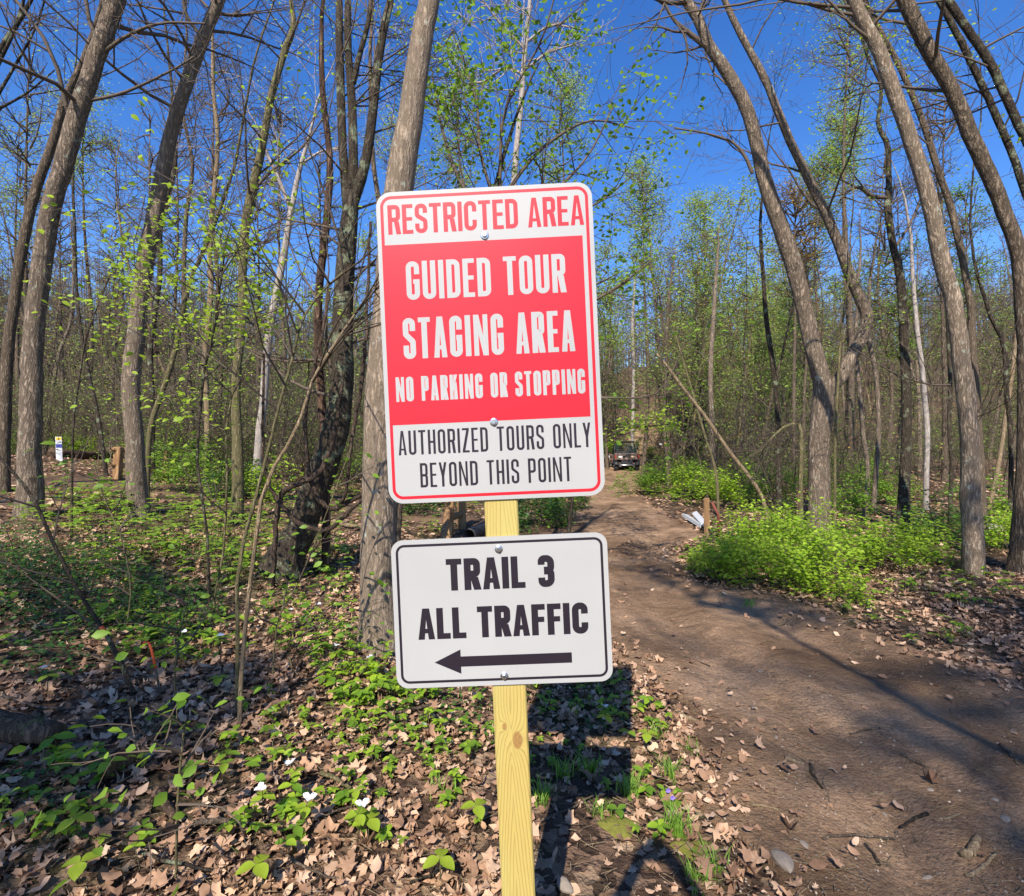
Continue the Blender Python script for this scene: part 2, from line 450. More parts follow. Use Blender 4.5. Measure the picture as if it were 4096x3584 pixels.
# ------------------------------------------------------------------ ground, road, trail
def ground():
    def axis(a, b, n, lo, hi):
        u = np.linspace(-1, 1, n); s = np.sign(u) * np.abs(u) ** 2.6
        return np.where(s < 0, -s * lo, s * hi)
    xs = np.unique(np.concatenate([axis(0, 0, 361, -170, 170)]))
    u = np.linspace(0, 1, 330)
    ys = -25 + 0 * u
    ys = np.concatenate([np.linspace(-40, 0, 40), np.linspace(0.15, 8, 100), 8 + np.linspace(0.01, 1, 190) ** 2 * 192])
    X, Y = np.meshgrid(xs, ys); Z = gz(X, Y)
    nx, ny = len(xs), len(ys)
    i = np.arange(ny - 1)[:, None] * nx + np.arange(nx - 1)[None]
    q = np.stack([i, i + 1, i + nx + 1, i + nx], -1).reshape(-1, 4)
    o = link("ground", make_mesh("ground", np.stack([X, Y, Z], -1), [(q, 0)], [M_soil]))
    tag(o, "leaf covered forest floor rising to the left and behind", "ground", kind="structure")

def strip(name, A, B, n, m, mat, lift, label, cat):
    rng = np.random.default_rng(3)
    s = np.linspace(0, 1, m)
    P = A[:, None, :] * (1 - s)[None, :, None] + B[:, None, :] * s[None, :, None]
    X, Y = P[..., 0].copy(), P[..., 1].copy()
    d = np.hypot(X, Y)
    Z = gz(X, Y) + lift + .0016 * d + (.007 * np.sin(X * 9 + np.sin(Y * 7) * 2) * np.sin(Y * 8) + .005 * np.sin(X * 21 + np.sin(Y * 13) * 2) * np.sin(Y * 19 + X * 3)) * (d < 12)
    Z[:, 0] -= .06; Z[:, -1] -= .06
    i = np.arange(n - 1)[:, None] * m + np.arange(m - 1)[None]
    q = np.stack([i, i + 1, i + m + 1, i + m], -1).reshape(-1, 4)
    o = link(name, make_mesh(name, np.stack([X, Y, Z], -1), [(q, 0)], [mat]))
    tag(o, label, cat, kind="structure")
ground()
ys = np.concatenate([np.linspace(-10, 0, 30), np.linspace(.05, 10, 340), np.linspace(10.1, 68, 240)])
wl = .10 * np.sin(ys * 4.1) + .06 * np.sin(ys * 9.7 + 1); wr = .12 * np.sin(ys * 3.3 + 2) + .06 * np.sin(ys * 8.9)
strip("dirt_road", np.stack([np.interp(ys, LY, LX) + wl, ys], 1), np.stack([np.interp(ys, RY, RX) + wr, ys], 1), len(ys), 90, M_road, .016,
      "brown dirt road winding from lower right to the parked utility vehicle", "road")
xs = np.linspace(-28, 1.5, 200); yc = np.interp(xs, TX, TY); hw = .72 + .12 * np.sin(xs * 1.3) + .06 * np.sin(xs * 5)
strip("trail", np.stack([xs, yc - hw], 1), np.stack([xs, yc + hw], 1), len(xs), 12, M_trail, .02,
      "narrow dirt trail crossing the woods behind the sign", "trail")

# ------------------------------------------------------------------ the sign on its post
def rounded(corners, closed=False, k=6):
    """corners: (x, y, r) -> list of points with the corners turned to arcs"""
    n = len(corners); out = []
    for i, (x, y, r) in enumerate(corners):
        if r <= 0 or (not closed and i in (0, n - 1)):
            out.append((x, y)); continue
        a = np.array(corners[i - 1][:2]); b = np.array([x, y]); c = np.array(corners[(i + 1) % n][:2])
        u = nrm(a - b); v = nrm(c - b); ang = math.acos(np.clip(u @ v, -1, 1)); t = r / math.tan(ang / 2)
        t = min(t, np.linalg.norm(a - b) * .499, np.linalg.norm(c - b) * .499); rr = t * math.tan(ang / 2)
        p0 = b + u * t; cen = b + nrm(u + v) * rr / math.sin(ang / 2)
        a0 = math.atan2(*(p0 - cen)[::-1]); p1 = b + v * t; a1 = math.atan2(*(p1 - cen)[::-1])
        da = (a1 - a0 + pi) % (2 * pi) - pi
        for j in range(k + 1):
            th = a0 + da * j / k; out.append((cen[0] + rr * math.cos(th), cen[1] + rr * math.sin(th)))
    return np.array(out)

def stroke(P, s, closed=False):
    P = np.asarray(P, float)
    keep = [0] + [i for i in range(1, len(P)) if np.linalg.norm(P[i] - P[i - 1]) > 1e-6]; P = P[keep]
    n = len(P); T = np.empty_like(P); sc = np.ones(n)
    for i in range(n):
        a = P[i] - P[i - 1] if (i or closed) else P[1] - P[0]
        b = P[(i + 1) % n] - P[i] if (i < n - 1 or closed) else P[-1] - P[-2]
        a, b = nrm(a), nrm(b); t = nrm(a + b); T[i] = t; sc[i] = 1 / max(t @ a, .4)
    N = np.stack([-T[:, 1], T[:, 0]], 1) * (s / 2 * sc)[:, None]
    V = np.concatenate([P + N, P - N]); m = n if closed else n - 1
    i = np.arange(m); j = (i + 1) % n
    return V, np.stack([i + n, j + n, j, i], 1)

def glyph(ch, w, s):
    """(list of (verts2d, faces), advance) for a condensed capital of height 1"""
    h = s * .5; L, R_, B, T = h, w - h, h, 1 - h; r = min(.5 * (w - s), .22)
    ro = r * .95; G = []
    bar = lambda x0, y0, x1, y1: G.append((np.array([(x0,y0),(x1,y0),(x1,y1),(x0,y1)], float), np.array([(0,1,2,3)])))
    quad = lambda *p: G.append((np.array(p, float), np.array([tuple(range(len(p)))])))
    st = lambda pts, closed=False: G.append(stroke(rounded(pts, closed), s, closed))
    sh = s * .86
    if ch == 'I': w = s; bar(0, 0, s, 1)
    elif ch in 'EFL':
        w *= .86; bar(0, 0, s, 1)
        if ch != 'L': bar(s, 1 - sh, w, 1); bar(s, .5 - sh * .42, w * .93, .5 + sh * .5)
        if ch != 'F': bar(s, 0, w, sh)
    elif ch == 'T': w *= .96; bar(w/2 - s/2, 0, w/2 + s/2, 1 - sh); bar(0, 1 - sh, w, 1)
    elif ch == 'H': bar(0, 0, s, 1); bar(w - s, 0, w, 1); bar(s, .5 - sh/2, w - s, .5 + sh/2)
    elif ch == 'O': st([(L,B,ro),(R_,B,ro),(R_,T,ro),(L,T,ro)], True)
    elif ch == 'D': st([(L,B,0),(R_,B,ro),(R_,T,ro),(L,T,0)], True)
    elif ch == 'U': st([(L,1,0),(L,B,ro),(R_,B,ro),(R_,1,0)])
    elif ch == 'C': st([(R_,.64,0),(R_,T,ro),(L,T,ro),(L,B,ro),(R_,B,ro),(R_,.36,0)])
    elif ch == 'G': st([(R_,.66,0),(R_,T,ro),(L,T,ro),(L,B,ro),(R_,B,ro),(R_,.53,0)]); bar(w*.52, .53 - sh, R_ - h, .53)
    elif ch == 'S': st([(R_,.68,0),(R_,T,ro),(L,T,ro),(L,.60,ro*.8),(R_,.42,ro*.8),(R_,B,ro),(L,B,ro),(L,.33,0)])
    elif ch == '3': st([(L,.70,0),(L,T,ro),(R_,T,ro),(R_,.53,ro*.7),(w*.36,.53,0)]); st([(w*.36,.50,0),(R_,.50,ro*.7),(R_,B,ro),(L,B,ro),(L,.30,0)])
    elif ch in 'PRB':
        bar(0, 0, s, 1); m = .5 if ch != 'P' else .46
        st([(s,T,0),(R_,T,ro),(R_,m,ro),(s,m,0)])
        if ch == 'R': quad((w-s*1.5,m-h+.01),(w-s*1.0,0),(w+s*.1,0),(w-s*.35,m-h+.01))
        if ch == 'B': st([(s,m,0),(R_,m,ro*.8),(R_,B,ro),(s,B,0)])
    elif ch == 'N':
        w *= 1.14; q = s * .86; bar(0, 0, q, 1); bar(w - q, 0, w, 1); quad((w - q*1.1,0),(w - q*.2,0),(q*1.1,1),(q*.2,1))
    elif ch == 'A':
        w *= 1.06; q = s * .95; quad((0,0),(q,0),(w/2+q*.18,1),(w/2-q*.55,1)); quad((w-q,0),(w,0),(w/2+q*.55,1),(w/2-q*.18,1))
        bar(w*.26, .2, w*.74, .2 + sh*.8)
    elif ch == 'Y':
        w *= 1.02; q = s * .98; quad((0,1),(w/2-s/2,.42),(w/2+s/2,.42),(q,1)); quad((w-q,1),(w/2-s/2,.42),(w/2+s/2,.42),(w,1)); bar(w/2-s/2, 0, w/2+s/2, .42)
    elif ch == 'K':
        bar(0, 0, s, 1); w *= 1.05; quad((s,.30),(s,.58),(w-s*1.05,1),(w,1)); quad((s*1.25,.56),(w-s*1.1,0),(w,0),(s*2.0,.72))
    elif ch == 'Z': w *= .92; bar(0, 1 - sh, w, 1); bar(0, 0, w, sh); quad((0,sh),(s*1.1,sh),(w,1-sh),(w-s*1.1,1-sh))
    return G, w

def word_mesh(mb, text, x0, x1, yc, h, s, gap=.075, space=.24):
    """one printed line: the letters are widened until the line fills x0..x1"""
    a, b = .15, 1.2
    for _ in range(24):
        w = (a + b) / 2; x = 0; parts = []
        for ch in text:
            if ch == ' ': x += space; continue
            G, ww = glyph(ch, w, s)
            for V, Fc in G: parts.append((V + [x, 0], Fc))
            x += ww + gap
        if (x - gap) * h > x1 - x0: b = w
        else: a = w
    for k, (V, Fc) in enumerate(parts):
        P = np.stack([x0 + V[:, 0] * h, np.full(len(V), -.0019 - .00004 * (k % 7)), yc + (V[:, 1] - .5) * h], 1)
        q = V[Fc[0]]; area = np.sum(q[:, 0] * np.roll(q[:, 1], -1) - np.roll(q[:, 0], -1) * q[:, 1])
        mb.add(P, Fc[:, ::-1] if area < 0 else Fc)

def line(parent, m, *a, **k):
    b = MB(); word_mesh(b, *a, **k); return b.build("lettering", m, parent, False)

def rr_outline(x0, x1, z0, z1, r): return rounded([(x0,z0,r),(x1,z0,r),(x1,z1,r),(x0,z1,r)], True, 8)

def panel_mesh(w, h, r, t=.002):
    P = rr_outline(-w/2, w/2, -h/2, h/2, r); n = len(P); mb = MB()
    V = np.concatenate([np.stack([P[:,0], np.full(n, y), P[:,1]], 1) for y in (-.0016, t)])
    i = np.arange(n); j = (i + 1) % n
    mb.add(V, [list(range(n)), list(range(2*n-1, n-1, -1))]); mb.add(V, np.stack([i, i + n, j + n, j], 1))
    return mb

def ring_mesh(mb, w, h, r, t, y=-.00175):
    A = rr_outline(-w/2, w/2, -h/2, h/2, r); B = rr_outline(-w/2+t, w/2-t, -h/2+t, h/2-t, max(r-t, .003)); n = len(A)
    V = np.concatenate([np.stack([P[:,0], np.full(n, y), P[:,1]], 1) for P in (A, B)])
    i = np.arange(n); j = (i + 1) % n
    mb.add(V, np.stack([i, j, j + n, i + n], 1))

def bolt(parent, x, z):
    mb = MB(); k = 24; th = np.arange(k) / k * 2 * pi
    prof = [(.0001, -.0019), (.0108, -.0021), (.0114, -.0032), (.0096, -.0042), (.0070, -.0046)]
    V = []
    for rr, y in prof[1:]: V.append(np.stack([x + rr*np.cos(th), np.full(k, y), z + rr*np.sin(th)], 1))
    V = np.concatenate(V); i = np.arange(k); j = (i+1) % k
    q = np.concatenate([np.stack([a*k+i, a*k+j, (a+1)*k+j, (a+1)*k+i], 1) for a in range(3)])
    mb.add(V, q); mb.add(V, [list(range(3*k, 4*k))])
    th = np.arange(6) / 6 * 2 * pi + .2; hx = []
    for rr, y in ((.0068, -.0042), (.0068, -.0098), (.0056, -.0110)): hx.append(np.stack([x + rr*np.cos(th), np.full(6, y), z + rr*np.sin(th)], 1))
    hx = np.concatenate(hx); i = np.arange(6); j = (i+1) % 6
    mb.add(hx, np.concatenate([np.stack([a*6+i, a*6+j, (a+1)*6+j, (a+1)*6+i], 1) for a in range(2)])); mb.add(hx, [list(range(12, 18))])
    return mb.build("bolt", M_zinc, parent, False)

def sign():
    d = 1.5; tilt = radians(2.55)
    c = at(1010, 1380, d)                                # a point on the axis of the post
    gb = float(gz(c[0] + .05, d + .05))
    root = empty("trail_sign", (c[0] + (c[2] - gb) * tan(tilt), d, gb), 0,
                 "restricted area sign over trail 3 arrow sign on one new wooden post", "sign")
    root.rotation_euler = (0, -tilt, radians(-1.0))
    M = root.matrix_basis.inverted()
    def loc(px, py, dd=d):
        v = M @ Vector(at(px, py, dd)); return v
    cu, cl = loc(980, 687), loc(1003, 1221)
    # post: a square timber with eased edges, set in the ground, hidden top behind the upper panel
    w = .0475; mb = MB(); top = cu[2] + .40
    e = .004
    sec = np.array([(-w+e,-w),(w-e,-w),(w,-w+e),(w,w-e),(w-e,w),(-w+e,w),(-w,w-e),(-w,-w+e)])
    zs = np.array([-.45, .2, .6, 1.0, 1.4, top - .004, top])
    zc = cl[2] - .37 + .492                              # object origin so that the knots fall in the right place
    V = np.concatenate([np.stack([sec[:,0]*(1 if k < 6 else .97), sec[:,1]*(1 if k < 6 else .97), np.full(8, z - zc)], 1) for k, z in enumerate(zs)])
    i = np.arange(8); j = (i+1) % 8
    mb.add(V, np.concatenate([np.stack([a*8+i, a*8+j, (a+1)*8+j, (a+1)*8+i], 1) for a in range(6)])); mb.add(V, [list(range(48, 56))])
    post = mb.build("post", M_post, root, False); post.location = (.012, .0475 + .0025, zc)
    W = .612
    # upper panel
    Hh = .884
    up = panel_mesh(W, Hh, .042).build("sign_panel", M_white, root, False); up.location = cu
    tag(up, "tall panel in red and white reading restricted area")
    b = MB(); bi = .0115; bt = .0088
    ring_mesh(b, W - 2*bi, Hh - 2*bi, .031, bt); b.build("border", M_red, up, False)
    fx0, fx1 = -W/2 + bi + bt*.5, W/2 - bi - bt - .0115
    b = MB(); v0, v1 = Hh*(.5 - .170), Hh*(.5 - .748)
    b.add([(fx0,-.00180,v1),(fx1,-.00180,v1),(fx1,-.00180,v0),(fx0,-.00180,v0)], [(0,1,2,3)]); b.build("red_field", M_red, up, False)
    X = lambda u: (u - .5) * W
    Z = lambda v: (.5 - v) * Hh
    line(up, M_red, "RESTRICTED AREA", X(.052), X(.958), Z(.089), .0835, .145, .07, .26)
    line(up, M_white, "GUIDED TOUR", X(.125), X(.862), Z(.287), .109, .135, .075, .26)
    line(up, M_white, "STAGING AREA", X(.099), X(.892), Z(.472), .116, .135, .075, .22)
    line(up, M_white, "NO PARKING OR STOPPING", X(.055), X(.93), Z(.634), .070, .138, .08, .24)
    line(up, M_black, "AUTHORIZED TOURS ONLY", X(.055), X(.945), Z(.806), .069, .10, .095, .28)
    line(up, M_black, "BEYOND THIS POINT", X(.150), X(.85), Z(.912), .069, .10, .095, .28)
    bolt(up, X(.498), Z(.155)); bolt(up, X(.502), Z(.752))
    # lower panel
    H2 = .420
    lo = panel_mesh(W, H2, .034).build("sign_panel", M_white, root, False); lo.location = cl
    tag(lo, "white panel with a black border and left arrow reading trail 3 all traffic")
    b = MB(); ring_mesh(b, W - .026, H2 - .026, .024, .0072); b.build("border", M_black, lo, False)
    Z = lambda v: (.5 - v) * H2
    line(lo, M_black, "TRAIL 3", X(.252), X(.752), Z(.245), .090, .215, .07, .34)
    line(lo, M_black, "ALL TRAFFIC", X(.110), X(.897), Z(.57), .088, .215, .07, .30)
    b = MB(); y = -.0019; zc2 = Z(.832); hx = X(.18); hb = X(.302); ex = X(.815)
    b.add([(hx,y,zc2),(hb,y,zc2-.0345),(hb,y,zc2+.0345)], [(0,1,2)])
    b.add([(hb,y,zc2-.0145),(ex,y,zc2-.0145),(ex,y,zc2+.0145),(hb,y,zc2+.0145)], [(0,1,2,3)]); b.build("arrow", M_black, lo, False)
    bolt(lo, X(.5), Z(.085)); bolt(lo, X(.5), Z(.94))
sign()

# ------------------------------------------------------------------ trees
def crown_parts(root, rng, br, tips, twig, leaf=None, lsize=.05, lper=2, fine=False, spread=.12, extra=None):
    if br:
        mb = MB(); branches_to(mb, br, 6, 3, .012); mb.build("crown", twig, root)
    if leaf is not None and tips:
        n = lper; T = np.array([t[0] for t in tips])
        if lper < 1: T = T[rng.random(len(T)) < lper]; n = 1
        pos = np.repeat(T, n, 0); pos = pos + rng.normal(0, spread, pos.shape)
        if len(pos):
            mb = MB(); leaf_cloud(mb, rng, pos, lsize, 0, fine); mb.build("foliage", leaf, root)

def trunk_mesh(mb, P, R, k, rng, rough=.05, flare=0):
    """a limb tube with an uneven surface and a root flare"""
    V, Q = tubes(P[None], R[None], k)
    n = len(P); V = V.reshape(n, k, 3); C = P[:, None, :]
    th = np.arange(k) / k * 2 * pi; s = np.concatenate([[0], np.cumsum(np.linalg.norm(np.diff(P, axis=0), axis=1))])
    f = 1 + rough * (np.sin(3 * th[None] + s[:, None] * 2.1 + rng.uniform(0, 6)) * .5 + np.sin(2 * th[None] - s[:, None] * 3.7 + rng.uniform(0, 6)) * .5 + .5 * rng.normal(0, .6, (n, k)))
    if flare:
        a = np.exp(-s / .16)[:, None]
        f = f + flare * a * (1 + .5 * np.sin(5 * th + rng.uniform(0, 6))[None])
    V = C + (V - C) * f[..., None]
    mb.add(V.reshape(-1, 3), Q)
    base = mb.n; mb.V.append(P[-1:]); mb.n += 1
    i = np.arange(k); j = (i + 1) % k; o = base - k
    mb.G.setdefault((3, 0), []).append(np.stack([o + i, o + j, np.full(k, base)], 1))

SEED = [100]
def path3(px, d, lean=0.0, base=True, bend=0.0):
    """picture path (x, y, width) to world points at distance d; lean moves the top in depth"""
    px = np.asarray(px, float); P = np.array([at(x, y, d) for x, y, _ in px]); R = px[:, 2] / F * d / 2 * np.cos(np.arctan((px[:, 0] - 1024) / F))
    if lean or bend:
        z = P[:, 2] - P[0, 2]
        dy = lean * z + bend * np.sin(z * .9)
        k = (d + dy) / d
        P = np.array([0, 0, H]) + (P - np.array([0, 0, H])) * k[:, None]; R = R * k
    return P, R

def tree(name, label, px, m, d=None, twig='twig', ext=5.0, limbs=8, limb_l=2.2, lev=2, first=.35, leaf=None, lsize=.05, lper=2, fine=False,
         extra=(), group=None, cat="tree", k=14, flare=.45, lean=0.0, kids=(4, 4, 4), rmin=.003, up=.05, stems=(), sink=.12, spread=.12, wob=.16, bare_ext=True, lr=.4):
    SEED[0] += 1; rng = np.random.default_rng(SEED[0])
    b = onground(px[0][0], px[0][1])
    if d is None: d = b[1]
    P, R = path3(px, d, lean)
    P[0, 2] = float(gz(P[0, 0], P[0, 1])) - .02
    base = P[0].copy()
    n = max(10, int(np.sum(np.linalg.norm(np.diff(P, axis=0), axis=1)) / (.16 if d < 9 else .3)))
    S = catmull(np.c_[P, R], n); P, R = S[:, :3], np.maximum(S[:, 3], .002)
    wv = np.cumsum(rng.normal(0, .006, (n, 3)), 0); wv -= np.linspace(0, 1, n)[:, None] * wv[-1]; P[1:-1] += wv[1:-1] * np.minimum(R[1:-1, None] * 8, 1)
    ntop = n
    if ext:
        q = [P[-1]]; dv = nrm(P[-1] - P[-4]); m_ = 9; st = ext / m_
        for i in range(m_):
            dv = nrm(dv + rng.normal(0, .07, 3) + np.array([0, 0, .04])); q.append(q[-1] + dv * st)
        P = np.vstack([P, q[1:]]); R = np.concatenate([R, R[-1] * np.linspace(1, .15, m_ + 1)[1:]])
    P = np.vstack([P[0] - [0, 0, sink + .1], P]); R = np.concatenate([[R[0]], R])
    root = empty(name, base, 0, label, cat, group)
    mb = MB(); trunk_mesh(mb, P - base, R, k, rng, .028, flare)
    br, tips = [], []
    for sx in stems:                                     # second leaders: picture paths at the same distance
        Ps, Rs = path3(sx, d, lean); ns = max(8, int(np.sum(np.linalg.norm(np.diff(Ps, axis=0), axis=1)) / .3))
        S = catmull(np.c_[Ps, Rs], ns); Ps, Rs = S[:, :3], np.maximum(S[:, 3], .002)
        Ps[1:] += np.cumsum(rng.normal(0, .006, (ns - 1, 3)), 0) * np.minimum(Rs[1:, None] * 8, 1)
        if sx[-1][1] < 30 and ext:
            q = [Ps[-1]]; dv = nrm(Ps[-1] - Ps[-3])
            for i in range(6): dv = nrm(dv + rng.normal(0, .08, 3)); q.append(q[-1] + dv * ext / 8)
            Ps = np.vstack([Ps, q[1:]]); Rs = np.concatenate([Rs, Rs[-1] * np.linspace(1, .2, 7)[1:]])
        trunk_mesh(mb, Ps - base, Rs, max(6, k - 4), rng, .04)
        for j in range(limbs // 2):
            t = rng.uniform(.4, 1); kk = min(int(t * (len(Ps) - 1)), len(Ps) - 2)
            dv = nrm(rng.normal(0, 1, 3) * [1, 1, .3] + nrm(Ps[kk + 1] - Ps[kk]) * .8)
            grow(rng, Ps[kk] - base, dv, limb_l * rng.uniform(.5, 1), Rs[kk] * lr, lev, br, tips, wob, up, .35, kids, (.5, 1.0), rmin)
    mb.build("trunk", BK[m], root)
    for j in range(limbs):
        t = first + (1 - first) * (j + rng.random()) / limbs; kk = min(int(t * (len(P) - 1)), len(P) - 2)
        dv = nrm(rng.normal(0, 1, 3) * [1, 1, .2] + nrm(P[kk + 1] - P[kk]) * rng.uniform(.4, 1.1))
        grow(rng, P[kk] - base, dv, limb_l * rng.uniform(.6, 1.15) * (1.15 - .6 * (t - first)), float(np.clip(R[kk] * lr * .7, .007, .030)), lev, br, tips, wob, up, .35, kids, (.5, 1.0), rmin)
    for ex in extra:                                     # limbs that the picture shows, with their twigs
        Pe, Re = path3(ex, d, lean); S = catmull(np.c_[Pe, Re], 12); Pe, Re = S[:, :3], np.maximum(S[:, 3], .003)
        Pe = Pe + np.linspace(0, 1, 12)[:, None] * np.array([0, rng.uniform(-.6, .6), 0])
        br.append((Pe - base, Re))
        for j in range(5):
            kk = rng.integers(3, 11); ax = nrm(Pe[kk + 1 if kk < 11 else kk] - Pe[kk - 1])
            grow(rng, Pe[kk] - base, nrm(ax + rng.normal(0, .7, 3)), rng.uniform(.3, .6) * limb_l, max(Re[kk] * .6, .005), max(lev - 1, 1), br, tips, wob, up, .3, kids, (.5, 1.0), rmin)
    crown_parts(root, rng, br, tips, BK[twig], leaf, lsize, lper, fine, spread)
    return root

W2 = 'twig'
# ---- left of the sign
tree("tree", "thick pale grey trunk leaning right, nearest the left edge", [(60,1012,62),(60,900,52),(63,780,48),(65,650,45),(92,440,43),(134,293,42),(180,146,40),(233,0,38)], 'grey', 7.2,
     extra=[[(200,110,10),(260,75,8),(330,55,6),(420,60,4)],[(160,205,8),(240,180,7),(330,130,5),(380,90,3)]], limbs=9, first=.62, limb_l=3)
tree("tree", "slimmer grey trunk just behind the thick pale one at left", [(6,965,30),(8,800,28),(18,650,26),(55,421,23),(99,293,21),(128,200,18),(161,128,14),(187,62,11),(205,0,9)], 'mid', 9.5, limbs=10, first=.5, limb_l=2.5)
tree("tree", "tall grey leaning trunk with a bleached dead stub near its top", [(278,985,46),(270,880,40),(262,770,40),(273,660,39),(285,550,36),(306,440,35),(338,293,30),(380,146,28),(415,55,25),(438,0,24)], 'grey', 8.2,
     extra=[[(400,70,9),(380,40,8),(378,0,7),(384,-40,5)],[(425,25,8),(470,20,6),(505,0,4)]], limbs=9, first=.6, limb_l=2.8)
tree("tree", "knobbly brown trunk between the dead stub tree and the vine tree", [(474,1022,27),(475,916,24),(471,770,19),(481,660,18),(484,550,18),(490,450,19),(498,403,21),(524,293,16),(542,201,15),(568,110,14),(586,55,12),(582,0,9)], 'green', 8.4,
     extra=[[(500,390,7),(540,340,6),(600,290,4),(650,215,3)],[(575,95,6),(600,80,5),(640,20,3)]], limbs=10, first=.45, limb_l=1.9)
tree("tree", "dark mossy leaning trunk splitting into four stems left of the sign",
     [(558,1155,92),(580,1100,74),(600,1063,63),(613,1026,60),(641,953,58),(665,880,56),(679,806,50),(688,733,46),(686,640,42),(690,560,39),(697,470,37),(704,385,30)], 'dark', 5.6, ext=0, flare=.35,
     stems=[[(697,440,20),(692,380,20),(686,300,18),(682,180,17),(680,80,16),(680,0,14)],[(704,400,22),(708,300,19),(704,180,17),(697,90,15),(697,0,13)],[(707,400,24),(728,340,21),(740,280,20),(752,183,18),(763,92,17),(783,0,14)],[(706,165,13),(716,120,11),(735,50,10),(741,0,9)]],
     limbs=12, first=.55, limb_l=1.5, leaf=M_leaf_maple, lsize=.045, lper=.5, fine=True, lr=.25)
tree("dead_tree", "reddish dead stem with peeling bark against the dark leaning trunk", [(652,1010,18),(650,900,18),(644,825,18),(637,700,17),(638,586,17),(656,420,15),(660,311,13),(645,183,12),(643,55,9),(646,0,8)], 'dead', 5.9, ext=1, limbs=2, limb_l=.8, first=.5, flare=.1, cat="tree", lev=1)
tree("tree", "large smooth grey-brown trunk directly behind the signs", [(757,1297,84),(756,1200,74),(756,1028,69),(757,900,66),(760,780,64),(768,660,62),(776,550,60),(797,366,57),(820,220,50),(844,73,44),(859,0,41)], 'pale', None, ext=7, limbs=8, first=.75, limb_l=3, k=20)
tree("tree", "slender dark sapling trunk hugging the large trunk behind the signs", [(793,1085,12),(797,1030,14),(806,930,13),(800,800,12),(790,640,11),(760,420,10),(745,300,9),(740,100,7)], 'mid', 6.6, limbs=8, limb_l=1.4, first=.5, leaf=M_leaf, lsize=.05, lper=.7, fine=True)
tree("birch_tree", "white bare birch rising above the middle of the sign", [(1010,985,15),(1016,700,14),(1024,440,12),(1031,311,12),(1040,220,11),(1046,146,10),(1051,92,9),(1060,0,8)], 'white', 14, twig='white', ext=5, limbs=16, first=.5, limb_l=2.6, rmin=.007,
     extra=[[(1048,150,5),(1010,125,5),(960,145,4),(925,120,3)],[(1046,95,5),(1000,60,4),(960,20,3)],[(1049,140,5),(1095,110,4),(1150,95,3)],[(1052,85,5),(1100,60,4),(1160,75,3)]])
tree("birch_tree", "forked white birch left of the dark vine tree", [(512,930,19),(520,860,18),(527,806,17),(535,696,17),(546,623,16),(558,560,15),(571,490,14),(582,421,12),(597,348,10),(615,286,7),(628,235,5)], 'white', 13, twig='white', ext=2, limbs=14, first=.55, limb_l=2.6, rmin=.006,
     extra=[[(582,421,9),(565,370,8),(545,320,6),(530,270,4)],[(600,330,5),(640,300,4),(680,290,3)]])
tree("tree", "thin black trunk leaning left over the far trail", [(213,912,10),(198,843,9),(183,770,9),(168,696,8),(157,623,8),(152,550,7),(150,476,7),(146,366,6),(150,250,5)], 'dark', 12.5, limbs=10, limb_l=1.7, first=.4, leaf=M_leaf_pale, lsize=.07, lper=.5)
tree("tree", "thin curved trunk beside the dead stub tree, leaning far right", [(293,940,12),(297,900,12),(304,843,12),(330,770,12),(352,696,11),(366,623,10),(384,550,9),(403,513,9),(439,421,8),(470,330,6)], 'green', 9.5, limbs=8, limb_l=1.8, first=.45, leaf=M_leaf_maple, lsize=.06, lper=.5)
tree("tree", "blackish trunk rising left of the maple leaves", [(305,900,12),(303,780,12),(300,696,12),(310,620,11),(319,550,11),(322,440,10),(350,330,9),(345,200,7),(335,90,5)], 'dark', 13, limbs=12, limb_l=2.4, first=.35, ext=3, lev=3, kids=(3,4,4), rmin=.005)
tree("tree", "straight trunk with a tan sunlit foot among the maple leaves", [(416,930,13),(414,806,12),(410,715,12),(418,640,12),(423,560,12),(421,476,11),(436,293,9),(427,183,8),(425,60,6)], 'tan', 13.5, limbs=12, limb_l=2.4, first=.4, ext=3, lev=3, kids=(3,4,4), rmin=.005)
tree("tree", "slim brown trunk left of the tan footed one", [(388,900,11),(381,788,11),(370,696,11),(368,586,10),(372,439,9),(385,330,8),(366,220,7),(372,90,5)], 'mid', 14.5, limbs=14, limb_l=2.6, first=.35, ext=3, lev=3, kids=(3,4,4), rmin=.006)
tree("tree", "multi stem bare tree fanning in from the left edge", [(-190,930,26),(-160,700,24),(-110,450,22),(-60,250,18),(-10,120,14),(45,30,10),(62,0,9)], 'dark', 7, ext=3, limbs=6, limb_l=2.4, first=.5, lev=3, kids=(3,4,3), rmin=.004,
     stems=[[(-150,650,14),(-90,380,12),(-20,170,10),(30,60,8),(48,0,7)],[(-120,480,12),(-40,260,10),(20,150,7),(70,60,5),(90,0,4)],[(-100,420,10),(-20,240,8),(50,190,5),(110,140,3)]])

